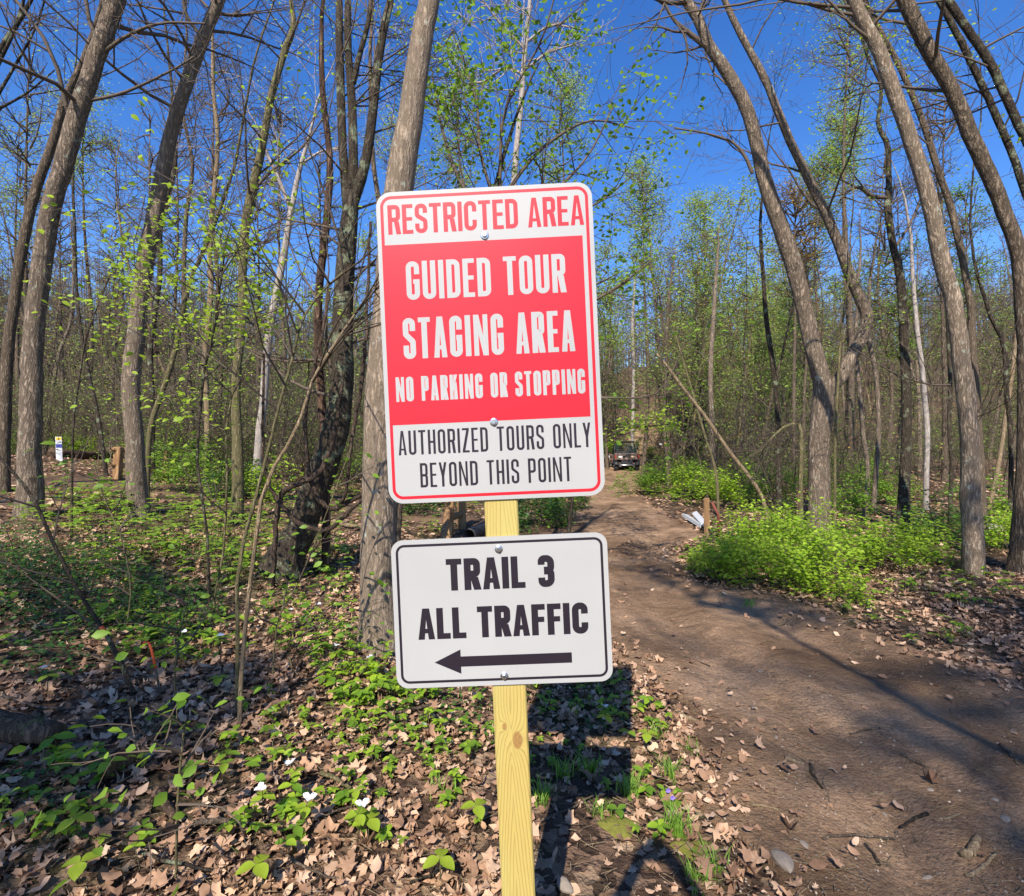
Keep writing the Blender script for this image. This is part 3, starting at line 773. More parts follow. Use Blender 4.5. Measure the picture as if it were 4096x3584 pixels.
# ---- saplings close to the camera, left
def sapling(label, px, m, d=None, leaf=None, **k):
    a = dict(ext=0, flare=.1, k=8, limbs=7, limb_l=.8, first=.45, lev=1, lsize=.06, lper=.8, fine=True, cat="sapling", rmin=.0018, sink=.05, lr=.5)
    a.update(k); return tree("sapling", label, px, BK and m, d, leaf=leaf, **a)
sapling("pale leaning sapling in front, its foot lowest of the pair", [(479,1452,11),(483,1333,10),(494,1223,10),(502,1150,9),(524,990,9),(558,916,8),(593,861,8),(622,770,7),(644,726,6),(696,649,5),(725,605,4),(760,560,3)], 'tan', None, first=.65)
sapling("brown leaning sapling in front, crossing behind the pale one", [(474,1425,10),(476,1300,9),(477,1136,9),(509,1008,8),(542,880,7),(560,806,7),(586,715,6),(604,641,5),(641,587,4),(690,540,3)], 'green', None, first=.6, limbs=9)
sapling("dark sapling with forked top hung with yellow green maple leaves", [(424,1245,7),(418,1200,7),(414,1063,6),(395,934,6),(399,843,6),(410,733,6),(421,696,5),(436,605,5),(443,550,4),(455,470,3)], 'dark', None,
        leaf=M_leaf_maple, limbs=20, limb_l=1.1, first=.5, lev=1, lper=3, lsize=.052, spread=.05, up=-.02,
        extra=[[(410,733,4),(370,690,4),(320,640,3),(240,590,2)],[(405,760,4),(460,700,3),(520,640,3),(600,600,2)],[(412,720,4),(360,640,3),(310,580,2)],[(436,600,4),(380,520,3),(330,450,2)],[(430,640,3),(480,560,3),(540,500,2)]])
sapling("thin straight sapling stem right of the dark forked one", [(432,1235,6),(428,1200,6),(447,1100,5),(454,953,5),(452,861,4),(465,788,4),(480,700,3)], 'green', None, leaf=M_leaf_maple, lper=1, limbs=8)
sapling("slim dark pole standing in front of the far white marker", [(143,1000,6),(146,861,5),(157,770,5),(172,678,4),(198,605,3),(225,540,2)], 'dark', 6.2, leaf=M_leaf_maple, lper=.7)
s_arch = sapling("dark arching stem with an orange paint mark at bottom left", [(271,1390,11),(234,1307,11),(198,1245,10),(161,1191,9),(110,1092,9),(73,1008,8),(40,960,8),(0,916,7),(-60,850,6),(-110,790,4)], 'dark', None, limbs=6, first=.3, leaf=M_leaf, lper=.5)
def paint(root, px, m, r, name="paint_mark"):
    P, R = path3(px, r, 0); S = catmull(np.c_[P, R], 6); mb = MB(); mb.tube(S[:, :3] - np.array(root.location), S[:, 3], 8); mb.build(name, m, root)
da = onground(271, 1390)[1]
paint(s_arch, [(211,1271,10.9),(207,1262,10.8),(202,1253,10.6)], M_orange, da - .004)
s_o = sapling("snapped orange marked twig standing by the arching stem", [(322,1386,6),(312,1340,5),(302,1296,5),(296,1284,4)], 'mid', None, limbs=1, limb_l=.2)
paint(s_o, [(311,1336,6),(304,1303,5.6),(296,1283,5.2),(286,1287,3)], M_orange, onground(322,1386)[1] - .004)
for lab, px in (("bare arching twig left of the big trunk's foot", [(586,1345,3),(578,1290,3),(600,1240,3),(660,1225,2),(720,1245,2),(770,1290,2)]),
                ("thin twig stem between the sapling pair and the leaning trunk", [(545,1360,4),(556,1240,3),(590,1180,3),(640,1060,2),(700,900,2)]),
                ("short dead twig stem with leafless top at left front", [(352,1400,5),(350,1330,4),(362,1260,3),(380,1180,2)]),
                ("wiry sapling between the leaf litter and the mossy tree foot", [(250,1270,4),(262,1180,4),(245,1080,3),(210,1000,3),(190,930,2)]),
                ("upright wand of green leaves at bottom left", [(352,1760,6),(354,1640,6),(358,1560,6),(366,1480,5),(372,1440,4)])):
    sapling(lab, px, 'green', None, leaf=M_leaf, limbs=6, limb_l=.35, lper=1.2, lsize=.05, first=.3)

# ---- hanging grapevines round the leaning trunk
def vine(label, px, d, depth):
    P, R = path3(px, d); n = 40; S = catmull(np.c_[P, R], n); rng = np.random.default_rng(len(label))
    P, R = S[:, :3], S[:, 3]; P[:, 1] += np.interp(np.linspace(0, 1, n), np.linspace(0, 1, len(depth)), depth)
    P += rng.normal(0, .006, P.shape); b = P[0].copy(); root = MB(); trunk_mesh(root, P - b, R, 7, rng, .14)
    o = root.build("grapevine", BK['vine']); o.location = b; tag(o, label, "vine", "grapevines round the dark leaning trunk")
vine("grapevine looping low in front of the dark leaning trunk", [(640,560,6),(610,780,8),(610,880,9),(620,960,10),(645,1005,11),(663,1018,11),(695,1003,11),(740,975,10),(790,915,9)], 5.25, [.3,0,0,.0,.1,.4])
vine("grapevine sagging lowest across the mossy trunk foot", [(480,690,6),(495,850,7),(520,958,8),(560,1010,9),(600,1048,10),(652,1060,10),(700,1020,9),(760,960,8),(800,900,7)], 5.1, [.5,.2,0,0,.1,.5])
vine("rope like grapevine rising from the ground left of the leaning trunk", [(542,1180,11),(548,1100,12),(556,1020,12),(566,985,13),(600,965,12),(635,942,11),(655,880,8),(668,760,7)], 5.15, [0,0,0,.1,.25])
vine("grapevine hanging straight between the trunk and the sign", [(724,420,6),(722,560,7),(720,700,8),(712,800,8),(702,880,8),(690,985,8),(668,1010,7)], 5.2, [.3,.2,.1,0,.1])

# ---- the leafy understory tree behind the sign
tree("understory_tree", "leafy spreading tree with dark branches behind the top of the sign", [(1000,1062,16),(1000,800,15),(1000,600,14),(985,440,12),(1000,340,9),(1030,240,6)], 'dark', 6.5, ext=1.2, limbs=16, limb_l=2.0, first=.35, lev=2, leaf=M_leaf, lsize=.075, lper=2, fine=True, spread=.08, up=.03,
     extra=[[(985,450,10),(920,360,8),(880,240,6),(860,130,4)],[(990,420,10),(1060,310,8),(1130,240,6),(1200,200,4),(1290,205,2)],[(990,460,9),(1100,380,7),(1180,290,5),(1240,170,3)],[(1000,500,8),(1110,420,7),(1200,380,5),(1290,300,3)],[(995,420,8),(960,300,6),(950,180,5),(900,40,3)],[(1000,600,7),(1140,620,6),(1220,590,5),(1290,540,2)],[(1000,380,7),(1010,240,6),(1080,120,4),(1110,30,3)],[(990,700,7),(1120,780,6),(1210,800,5),(1300,790,3),(1340,700,2)],[(1000,620,8),(1100,600,6),(1190,560,5),(1260,520,2)]])
sapling("low leafy branch sapling reaching toward the vehicle from behind the sign", [(1130,1010,8),(1150,960,7),(1180,905,6),(1210,875,5),(1250,858,4),(1300,852,3),(1325,850,2)], 'dark', 6.8, leaf=M_leaf_maple, limbs=12, limb_l=.45, lper=2, lsize=.06, spread=.05)

# ---- right of the sign
tree("twin_tree", "big forked trunk at right splitting low into two leaders", [(1640,1042,50),(1641,963,45),(1641,890,44),(1647,818,47),(1646,770,42),(1636,735,38),(1620,673,36),(1603,600,35),(1585,530,35),(1567,475,35),(1528,365,30),(1510,274,27),(1486,201,27),(1442,128,24),(1417,91,22),(1395,37,21),(1371,0,19)], 'grey', 9.6,
     stems=[[(1650,800,28),(1664,775,29),(1680,757,29),(1696,727,28),(1725,673,27),(1734,636,27),(1726,612,25),(1702,556,24),(1665,457,21),(1629,383,19),(1603,329,18),(1578,274,17),(1556,219,16),(1534,164,16),(1505,110,14),(1475,55,13),(1450,0,11)]],
     extra=[[(1412,92,13),(1378,70,10),(1345,45,7),(1325,15,5)],[(1372,5,10),(1330,14,8),(1290,10,6),(1240,0,4)],[(1505,347,8),(1490,310,7),(1464,281,5),(1410,262,4),(1351,252,3)],[(1395,37,8),(1405,10,7),(1415,-20,5)]], limbs=12, first=.6, limb_l=2.6, k=18, lr=.28)
tree("tree", "crooked slim dark trunk with one elbow shaped limb", [(1805,1070,28),(1812,890,22),(1811,781,21),(1807,673,20),(1800,548,18),(1786,493,16),(1775,420,16),(1777,383,14),(1777,329,12),(1775,289,12),(1756,248,9),(1762,201,8),(1760,164,8),(1738,120,7),(1720,66,6),(1698,18,5)], 'dark', 9.8, ext=2,
     extra=[[(1772,395,10),(1745,391,9),(1728,376,8),(1713,372,8),(1698,382,7),(1687,395,6)],[(1790,495,7),(1830,440,6),(1860,380,4)]], limbs=12, limb_l=1.8, first=.5, leaf=M_leaf_pale, lsize=.06, lper=.9, lr=.3)
tree("tree", "tall stout light grey trunk leaning left at right, pebbled foot in leaf litter", [(1950,1157,52),(1948,1071,47),(1944,963,43),(1937,854,41),(1926,745,39),(1909,600,38),(1893,548,38),(1868,438,36),(1837,329,34),(1802,219,32),(1764,110,30),(1736,55,29),(1708,0,29)], 'pale', 6.4, ext=7,
     extra=[[(1900,770,6),(1840,770,4),(1760,750,3),(1670,705,2)],[(1945,940,8),(1965,860,6),(1985,790,5),(1995,730,3)]], limbs=8, first=.7, limb_l=2.6, k=18)
tree("tree", "brown trunk half hidden behind the stout light grey leaning trunk", [(1968,1030,20),(1955,850,19),(1945,700,17),(1943,621,17),(1932,548,16),(1917,475,16),(1899,402,16),(1873,329,15),(1851,256,14),(1822,183,13),(1797,128,12),(1767,73,11),(1738,18,9)], 'mid', 8.8, limbs=8, first=.5, limb_l=2)
tree("tree", "thin dark trunk just left of the stout light grey leaning trunk", [(1899,1090,10),(1904,926,9),(1899,854,9),(1901,763,9),(1895,636,8),(1890,540,7),(1880,400,6)], 'dark', 9.2, limbs=10, limb_l=1.5, first=.4, ext=2)
tree("tree", "heavy grey trunk bowing in from the right edge", [(2046,1147,70),(2052,963,44),(2053,781,41),(2047,640,38),(2035,511,36),(2007,420,35),(1983,365,35),(1941,274,34),(1904,183,33),(1853,91,33),(1809,0,32)], 'mid', 6.6, ext=6, limbs=7, first=.65, limb_l=2.6, k=18)
tree("tree", "farther of two thin shaded trunks slanting across the top right corner", [(2190,1080,24),(2160,800,22),(2110,560,20),(2052,390,18),(2027,318,17),(1994,237,17),(1957,157,16),(1921,84,15),(1877,0,14)], 'dark', 7.6, limbs=8, first=.5, limb_l=1.8, leaf=M_leaf_maple, lsize=.06, lper=.8, fine=True)
tree("tree", "outermost shaded trunk slanting across the top right corner", [(2230,1090,30),(2200,800,28),(2140,500,24),(2085,340,22),(2050,280,21),(2016,205,20),(1983,135,20),(1943,73,19),(1895,0,19)], 'dark', 6.9, limbs=8, first=.5, limb_l=1.8, leaf=M_leaf_maple, lsize=.055, lper=.8, fine=True,
     extra=[[(1960,100,7),(2000,85,5),(2050,70,4),(2110,75,3)],[(2030,240,7),(2070,220,5),(2120,225,3)]])
tree("tree", "orange tan thin trunk tilted right beside the right edge", [(1972,1042,12),(1990,963,11),(2004,890,10),(2013,818,10),(2022,763,9),(2030,690,8),(2035,600,7)], 'tan', 11, limbs=8, limb_l=1.6, first=.5, ext=2)
tree("tree", "wiry dark trunk crossing the orange tan one near the right edge", [(2019,1085,12),(2022,890,11),(2013,781,11),(2008,691,10),(1982,636,9),(1971,600,8),(1950,530,7),(1940,450,5)], 'dark', 9, limbs=8, limb_l=1.6, first=.4)
tree("birch_tree", "whitish mottled trunk right of the crooked dark one", [(1852,1042,12),(1854,926,12),(1854,854,12),(1845,745,11),(1834,654,10),(1826,560,9),(1822,470,7)], 'white', 13, limbs=10, limb_l=1.8, first=.5, rmin=.005, ext=2, leaf=M_leaf_pale, lsize=.07, lper=.5)
tree("tree", "left stem of a grey pair behind the big forked trunk", [(1728,1024,11),(1736,945,10),(1727,872,10),(1720,790,9),(1712,690,8),(1716,580,7)], 'grey', 12, limbs=10, limb_l=1.7, first=.45, ext=2)
tree("tree", "right stem of a grey pair behind the big forked trunk", [(1746,1015,11),(1754,926,11),(1757,854,10),(1751,745,10),(1737,673,9),(1740,560,7)], 'grey', 12.2, limbs=10, limb_l=1.7, first=.45, ext=2)
tree("tree", "greenish wand thin trunk touching the right of the forked tree", [(1668,1055,7),(1670,963,6),(1670,872,6),(1680,700,5),(1690,600,4)], 'green', 9.4, limbs=8, limb_l=1.1, first=.4, leaf=M_leaf_maple, lsize=.06, lper=1)
tree("bent_tree", "pale green snapped pole bent over to the left by the forked trunk", [(1602,1050,10),(1602,963,9),(1603,890,9),(1601,855,8),(1594,845,7),(1573,851,6),(1550,868,5),(1525,900,4),(1500,912,3)], 'green', 9, ext=0, limbs=9, limb_l=.9, first=.3, up=-.01)
tree("tree", "dark slim trunk left of the bent pole, pale at its foot", [(1558,1040,13),(1558,926,11),(1556,818,11),(1547,727,11),(1536,654,10),(1530,590,9),(1524,511,8),(1521,438,6),(1530,340,4)], 'dark', 11, limbs=12, limb_l=2, first=.45, ext=2)
tree("tree", "grey speckled trunk behind the fallen leaning pole", [(1428,990,12),(1428,953,11),(1426,876,11),(1423,784,10),(1423,723,10),(1428,631,9),(1432,560,7),(1436,500,5)], 'grey', 17, limbs=10, limb_l=2, first=.4, ext=1, leaf=M_leaf_pale, lsize=.09, lper=.8)
tree("tree", "darkish double looking trunk above the far bend bushes", [(1337,952,9),(1337,922,9),(1337,784,8),(1333,692,7),(1338,600,6),(1345,540,4)], 'mid', 22, limbs=12, limb_l=2.4, first=.3, ext=1, leaf=M_leaf_pale, lsize=.1, lper=.8)
tree("birch_tree", "pale thin trunk standing directly behind the utility vehicle", [(1264,905,8),(1266,800,7),(1267,738,7),(1265,650,6),(1270,560,5)], 'white', 39, limbs=14, limb_l=4, first=.3, ext=2, leaf=M_leaf_pale, lsize=.16, lper=.8, rmin=.01)
tree("leaning_pole", "long pale dead pole leaning left above the green bushes", [(1543,1052,8),(1527,1002,8),(1503,959,8),(1457,901,8),(1411,833,7),(1365,775,7),(1340,740,6),(1313,707,4)], 'tan', 9.5, ext=0, limbs=4, limb_l=.7, first=.5, lev=1, flare=.05, cat="dead tree", leaf=None)
tree("tree", "green thin pole crossing under the dead leaning pole", [(1437,1010,6),(1432,944,6),(1411,876,5),(1392,809,5),(1365,717,4),(1345,650,3)], 'green', 12, ext=1, limbs=9, limb_l=1.2, first=.4, leaf=M_leaf_pale, lsize=.07, lper=1)

# crowns of fresh leaves farther off that stand against the sky
def crown_tree(label, px, py, hpx, rpx, d, leaf, dens=1.0, m='mid'):
    """a far leafy tree: its crown centre and radius in the picture at distance d"""
    SEED[0] += 1; rng = np.random.default_rng(SEED[0]); s = d / F
    x = (px - 1024) * s; zc = H + (896 - py) * s; g = float(gz(x, d)); r = rpx * s; hh = hpx * s
    root = empty("tree", (x, d, g), 0, label, "tree", "fresh leaved trees farther off")
    P = catmull(np.array([(0, 0, -.2), (rng.normal(0, .2), 0, (zc - g) * .35), (rng.normal(0, .2), 0, (zc - g) * .7), (0, 0, zc - g + hh * .9)]), 16)
    R = np.linspace(.006 * (zc - g) + .03, .012, 16); mb = MB(); trunk_mesh(mb, P, R, 8, rng, .03, .3); mb.build("trunk", BK[m], root)
    br, tips = [], []
    for j in range(46):
        t = rng.uniform(-.9, .92) if j < 34 else rng.uniform(-1.9, -.8); z = zc - g + t * hh; rr = r * (math.sqrt(max(1 - t * t, .15)) if t > -.8 else .6) * rng.uniform(.6, 1.25); a = rng.uniform(0, 2 * pi)
        dv = nrm(np.array([cos(a), sin(a), rng.uniform(.25, .9)]))
        grow(rng, np.array([0, 0, max(z - rr * .4, .5)]), dv, rr * rng.uniform(.7, 1.15), .03, 2, br, tips, .17, .05, .4, (4, 4), (.4, 1.0), max(.004, .00028 * d))
    crown_parts(root, rng, br, tips, BK['twig'], leaf, max(.07, .0042 * d), 2.0 * dens if dens >= .5 else dens, False, .010 * d)
crown_tree("bright green round crowned tree against sky right of the sign", 1410, 470, 82, 66, 30, M_leaf_pale, 1.6)
crown_tree("pale green crowned tree touching the sign's right edge", 1285, 400, 80, 55, 26, M_leaf_pale, 1.2)
crown_tree("loose green crown between the two leaders' tops and the crooked trunk", 1690, 270, 75, 48, 24, M_leaf_pale, 1)
crown_tree("green feathery tree low behind the forked leaders", 1640, 350, 55, 45, 27, M_leaf_pale, 1)
crown_tree("brown budding crown behind the right leader", 1590, 440, 75, 75, 18, M_bud, .8)
crown_tree("high airy crown above the crooked dark trunk", 1700, 80, 110, 60, 17, M_leaf_pale, .8)
crown_tree("light crown left behind the thick pale trunk", 165, 240, 95, 80, 26, M_leaf_pale, .9)
crown_tree("yellowish crown at the left edge", 40, 310, 95, 85, 26, M_leaf_pale, .8)
crown_tree("fresh green crown left of the birch above the sign", 915, 230, 140, 60, 21, M_leaf_pale, 1)
crown_tree("fresh green crown right of the birch above the sign", 1120, 250, 110, 75, 23, M_leaf_pale, 1.1)
crown_tree("faint green crown between vine tree and sign top", 800, 330, 120, 60, 28, M_leaf_pale, .9)
crown_tree("green crown far behind the tan footed trunk", 470, 560, 90, 70, 30, M_leaf_pale, .8)
crown_tree("tall green crown beyond the right leaning trunks", 1930, 470, 100, 70, 22, M_leaf, 1)
crown_tree("low green crown by the right edge", 1800, 560, 80, 80, 20, M_leaf, 1)
crown_tree("small green crown near the far bend of the road", 1215, 560, 70, 55, 34, M_leaf_pale, 1)
for k_, (px, py, hp, rp, d) in enumerate([(430,230,170,80,19),(350,300,160,75,22),(560,330,150,70,20),(230,420,140,70,24),(120,480,130,60,25),(60,200,200,90,17),(300,380,170,85,18),(510,430,160,80,17),(640,420,180,80,19),(1610,520,110,80,19),(1770,430,150,80,20),(1890,330,180,80,18)]):
    crown_tree(["bare twiggy crown behind the dead stub tree", "bare thin crown left of the dead stub tree's top", "bare crown behind the forked white birch",
                "bare crown over the far left trail", "bare crown between the two left trunks", "wide bare crown at the upper left edge", "bare crown filling the gap left of the maple leaves", "bare crown left of the dark vine tree", "bare crown directly behind the dark vine tree", "bare crown low between the forked leaders", "bare crown behind the crooked dark trunk", "tall bare crown between the leaning right hand trunks"][k_], px, py, hp, rp, d, M_bud, .12)

# ------------------------------------------------------------------ trees deeper in the woods
def to_px(x, y, z): return 1024 + F * x / y, 896 - F * (z - H) / y

def wood_variant(seed, hgt, r, m, leaf, lper, twig='twig', limbs=22, first=.3, lev=2, ll=2.4, rmin=.006, lsize=.1):
    rng = np.random.default_rng(seed)
    root = empty("tree", (0, -500, 0))
    n = 22; P = np.zeros((n, 3)); d = np.array([0, 0, 1.]); P[0] = (0, 0, -.35)
    for i in range(1, n):
        d = nrm(d + rng.normal(0, .05, 3) * [1, 1, 0] - P[i - 1] * [.01, .01, 0]); P[i] = P[i - 1] + d * (hgt + .35) / (n - 1)
    R = r * (1 - np.linspace(0, .88, n)); mb = MB(); trunk_mesh(mb, P, R, 8, rng, .03, .35); mb.build("trunk", BK[m], root)
    br, tips = [], []
    for j in range(limbs):
        t = first + (1 - first) * (j + rng.random()) / limbs; k = min(int(t * (n - 1)), n - 2)
        a = rng.uniform(0, 2 * pi); dv = nrm(np.array([cos(a), sin(a), rng.uniform(.2, 1.2)]))
        grow(rng, P[k], dv, ll * rng.uniform(.5, 1.1) * (1.2 - .7 * t), max(R[k] * .4, .012), lev, br, tips, .18, .05, .4, (4, 4, 4), (.4, 1.0), rmin)
    mb = MB(); branches_to(mb, br, 5, 3, .02)
    T = np.array([t[0] for t in tips]); T = T[rng.random(len(T)) < min(lper, 1)]
    if lper > 1: T = np.repeat(T, int(lper), 0)
    if len(T): leaf_cloud(mb, rng, T + rng.normal(0, .14, T.shape), lsize, 1)
    mb.build("crown", [BK[twig], leaf], root)
    return root

VAR = [  # label, root
    ("slender bare grey tree standing in the deep woods", wood_variant(1, 13, .10, 'grey', M_bud, .10)),
    ("slender brown tree with sparse pale leaves in the deep woods", wood_variant(2, 12, .09, 'mid', M_leaf_pale, .55)),
    ("thin dark tree with budding twigs in the deep woods", wood_variant(3, 10, .07, 'dark', M_bud, .25, limbs=18)),
    ("green leaved young tree in the deep woods", wood_variant(4, 9, .06, 'green', M_leaf_pale, 2, limbs=20, first=.2, ll=1.9)),
    ("tall pale trunked tree with a bare top in the deep woods", wood_variant(5, 15, .13, 'pale', M_bud, .06, first=.45)),
    ("thin whitish trunk in the deep woods", wood_variant(6, 12, .08, 'tan', M_leaf_pale, .4, first=.4)),
    ("thin pole tree with greenish brown twigs in the deep woods", wood_variant(7, 8, .05, 'mid', M_leaf_pale, 1.0, limbs=16, first=.12, ll=1.7)),
    ("low branching bare tree in the deep woods", wood_variant(8, 9, .08, 'dark', M_bud, .15, limbs=20, first=.12, ll=2.6)),
]
rng = np.random.default_rng(77)
used = set(); placed = []
def put_wood(v, x, y, s):
    lab, root = VAR[v]
    o = root if v not in used else copy_tree(root); used.add(v)
    o.location = (x, y, float(gz(x, y))); o.rotation_euler = (0, 0, rng.uniform(0, 6.28)); o.scale = (s, s, s * rng.uniform(.9, 1.1))
    tag(o, lab, "tree", "trees in the woods behind")
n_w = 0; tries = 0
while n_w < 205 and tries < 9000:
    tries += 1
    y = 13 + 47 * rng.random() ** .8; x = rng.uniform(-1.2, 1.2) * y
    if road_d(x, y) > -1.2 or trail_d(x, y) > -.8: continue
    px, py = to_px(x, y, gz(x, y))
    if 1205 < px < 1330 and y < 46: continue
    if y < 18 and 1100 < px < 1560: continue
    if y < 26 and 1590 < px < 1770: continue
    mind = .8 + y * .018
    if any((x - a) ** 2 + (y - b) ** 2 < mind * mind for a, b in placed): continue
    placed.append((x, y)); n_w += 1
    mid = 1080 < px < 1560
    v = rng.choice([1, 2, 3, 6, 6, 3, 7]) if mid else rng.choice(8, p=[.15, .17, .12, .13, .08, .1, .15, .10])
    s = rng.uniform(.75, 1.15)
    if mid and y < 34: s *= .62
    elif mid: s *= .85
    put_wood(int(v), x, y, s)

for i in range(90):                      # slim young trees closing the view right of the sign
    for _ in range(80):
        y = rng.uniform(20, 50); px = rng.uniform(1150, 1640); x = (px - 1024) / F * y
        if road_d(x, y) > -.9 or (1205 < px < 1325 and y < 44): continue
        if all((x - a) ** 2 + (y - b) ** 2 > .5 for a, b in placed): break
    else: continue
    placed.append((x, y)); top = H + (896 - rng.uniform(400, 610)) / F * y - float(gz(x, y))
    v = int(rng.choice([1, 2, 3, 3, 6, 6])); hh = (13, 12, 10, 9, 15, 12, 8, 9)[v]
    put_wood(v, x, y, float(np.clip(top / hh, .45, 1.5)))

def thicket_variant(seed, n, hgt, wid, leaf, lper):
    rng = np.random.default_rng(seed); br, tips = [], []
    for i in range(n):
        a = rng.uniform(0, 2 * pi); rr = wid * math.sqrt(rng.random())
        p = np.array([cos(a) * rr, sin(a) * rr, -.1]); dv = nrm(np.array([rng.normal(0, .28), rng.normal(0, .28), 1]))
        grow(rng, p, dv, hgt * rng.uniform(.5, 1.1), .013, 2, br, tips, .13, .0, .3, (5, 6), (.4, 1.2), .0042, (.25, .5))
    mb = MB(); branches_to(mb, br, 4, 3, .008)
    T = np.array([t[0] for t in tips])
    T = np.repeat(T, max(1, int(lper)), 0); T = T[rng.random(len(T)) < min(lper, 1)]
    leaf_cloud(mb, rng, T + rng.normal(0, .08, T.shape), .065, 1)
    o = mb.build("thicket", [BK['twig'], leaf]); o.location = (0, -500, 0); return o
TH = [("tangle of brown twigs with few green leaves under the trees", thicket_variant(21, 16, 2.6, 1.3, M_leaf_pale, .35)),
      ("tall twiggy thicket with greenish buds under the trees", thicket_variant(22, 14, 3.8, 1.4, M_leaf_pale, .6)),
      ("low green leaved thicket under the trees", thicket_variant(23, 18, 1.7, 1.2, M_leaf, 1.6)),
      ("greyish bare thicket under the trees", thicket_variant(24, 18, 3.1, 1.5, M_bud, .12))]
usedt = set()
for i in range(230):
    for _ in range(60):
        y = 11.5 + 40 * rng.random() ** .9; x = rng.uniform(-1.15, 1.15) * y
        px, py = to_px(x, y, gz(x, y))
        if road_d(x, y) > -2.0 or trail_d(x, y) > -1.6: continue
        if 1195 < px < 1340 and y < 45: continue
        if 20 < px < 300 and y < 17: continue
        break
    else: continue
    v = int(rng.choice(4, p=[.3, .25, .25, .2])); lab, src = TH[v]
    o = src if v not in usedt else src.copy()
    if v in usedt: COL.objects.link(o)
    usedt.add(v); s = rng.uniform(.7, 1.15)
    o.location = (x, y, float(gz(x, y))); o.rotation_euler = (0, 0, rng.uniform(0, 6.28)); o.scale = (s, s, s * rng.uniform(.8, 1.15))
    tag(o, lab, "thicket", "thickets under the trees")

def far_woods():
    rng = np.random.default_rng(5); mb = MB(); br = []; lp = []
    P0, R0 = [], []
    for i in range(3000):
        y = 47 + 80 * rng.random(); x = rng.uniform(-1.3, 1.3) * y
        if road_d(x, y) > -.5: continue
        h = rng.uniform(8, 15); g = float(gz(x, y)); n = 7
        P = np.zeros((n, 3)); P[:, 2] = np.linspace(-.3, h, n); P[:, :2] = np.cumsum(rng.normal(0, .16, (n, 2)), 0); P += (x, y, g)
        P0.append(P); R0.append(rng.uniform(.05, .13) * (1 - np.linspace(0, .85, n)))
        for j in range(12):
            t = rng.uniform(.15, 1); k = int(t * (n - 1)); a = rng.uniform(0, 2 * pi); L = rng.uniform(.8, 2.2)
            q = np.linspace(0, 1, 4)[:, None]; dv = np.array([cos(a), sin(a), rng.uniform(.3, 1.2)])
            Pb = P[k] + q * dv * L + rng.normal(0, .12, (4, 3)) * q; br.append((Pb, np.array([.03, .025, .02, .014])))
            for m_ in range(3):
                tw = Pb[rng.integers(1, 4)]; d2 = nrm(rng.normal(0, 1, 3) + [0, 0, .5]) * rng.uniform(.5, 1.1)
                br.append((tw + np.linspace(0, 1, 3)[:, None] * d2, np.array([.016, .014, .012])))
                if rng.random() < .5: lp.append(tw + d2 + rng.normal(0, .3, 3))
    V, Q = tubes(np.array(P0), np.array(R0), 5); mb.add(V, Q, 0)
    branches_to(mb, br, 3, 3, .1, 1)
    leaf_cloud(mb, rng, np.array(lp), .30, 2)
    o = mb.build("far_woods", [BK['mid'], BK['twig'], M_leaf_pale]); tag(o, "brown and green far woods on the hillside", "woods", kind="stuff")
far_woods()

for i in range(46):
    y = rng.uniform(11.8, 22); x = -rng.uniform(.15, .98) * y
    if trail_d(x, y) > -1.3 or (to_px(x, y, 0)[0] < 300 and y < 17): continue
    src = TH[int(rng.choice([1, 1, 3, 0, 2]))]; o = src[1].copy(); COL.objects.link(o); q = rng.uniform(.75, 1.25)
    o.location = (x, y, float(gz(x, y))); o.rotation_euler = (0, 0, rng.uniform(0, 6.28)); o.scale = (q, q, q * rng.uniform(.9, 1.3)); tag(o, src[0], "thicket", "thickets under the trees")
# trees standing behind the camera: their shade falls over the road and the litter
def shade_tree(tx, ty, zc, r, leaf, lper, label, off=0.0):
    """a tree whose crown (height zc, radius r) shades the ground at tx, ty"""
    SEED[0] += 1; rng = np.random.default_rng(SEED[0])
    k = zc / tan(SUN_EL); x, y = tx + sin(SUN_AZ) * k, ty + cos(SUN_AZ) * k
    root = empty("tree", (x, y, float(gz(x, y))), 0, label, "tree"); n = 18
    P = np.zeros((n, 3)); P[:, 2] = np.linspace(-.3, zc + r * .7, n); P[:, :2] = np.cumsum(rng.normal(0, .05, (n, 2)), 0); P[:, :2] -= np.linspace(0, 1, n)[:, None] * P[-1, :2]; P[:, 0] += off * (1 - np.linspace(0, 1, n)) ** 1.3
    mb = MB(); trunk_mesh(mb, P, (.10 if zc < 12 else .055) * (1 - np.linspace(0, .85, n)), 9, rng, .03, .4); mb.build("trunk", BK['grey'], root)
    br, tips = [], []
    for j in range(20):
        t = rng.uniform(-.8, .7); a = rng.uniform(0, 6.28)
        grow(rng, np.array([0, 0, zc + t * r]), nrm(np.array([cos(a), sin(a), rng.uniform(0, .7)])), r * rng.uniform(.6, 1.1), .035, 2, br, tips, .18, .04, .35, (4, 5), (.4, 1), .005)
    crown_parts(root, rng, br, tips, BK['twig'], leaf, .085, lper, False, .15)
for a in ((2.3,2.7,15,1.7,M_leaf_pale,1.3,"tree leaning behind the camera, shading the road's lower right",4.5),(3.5,3.3,15,1.9,M_leaf_pale,1.6,"second leaning tree behind the camera shading the road",5),
          (2.1,6.2,10,1.2,M_leaf_pale,2,"tree behind the camera shading the road beyond the lower sign",5),(-2.3,3.0,7,.8,M_leaf,.8,"tree behind the camera shading the left foreground litter",-3),
          (-3.4,4.4,8,1.2,M_leaf_pale,.8,"tree behind the camera shading the honeysuckle",-3),(-2.0,2.5,6,.7,M_leaf,1.5,"low tree behind the camera shading the bottom left",-3),
          (5.4,6.2,10,2.0,M_leaf_pale,1.2,"tree behind the camera shading the right leaf litter",4),(4.6,2.6,13,1.6,M_leaf_pale,1.2,"tree behind the camera shading the right edge of the road",4)): shade_tree(*a)

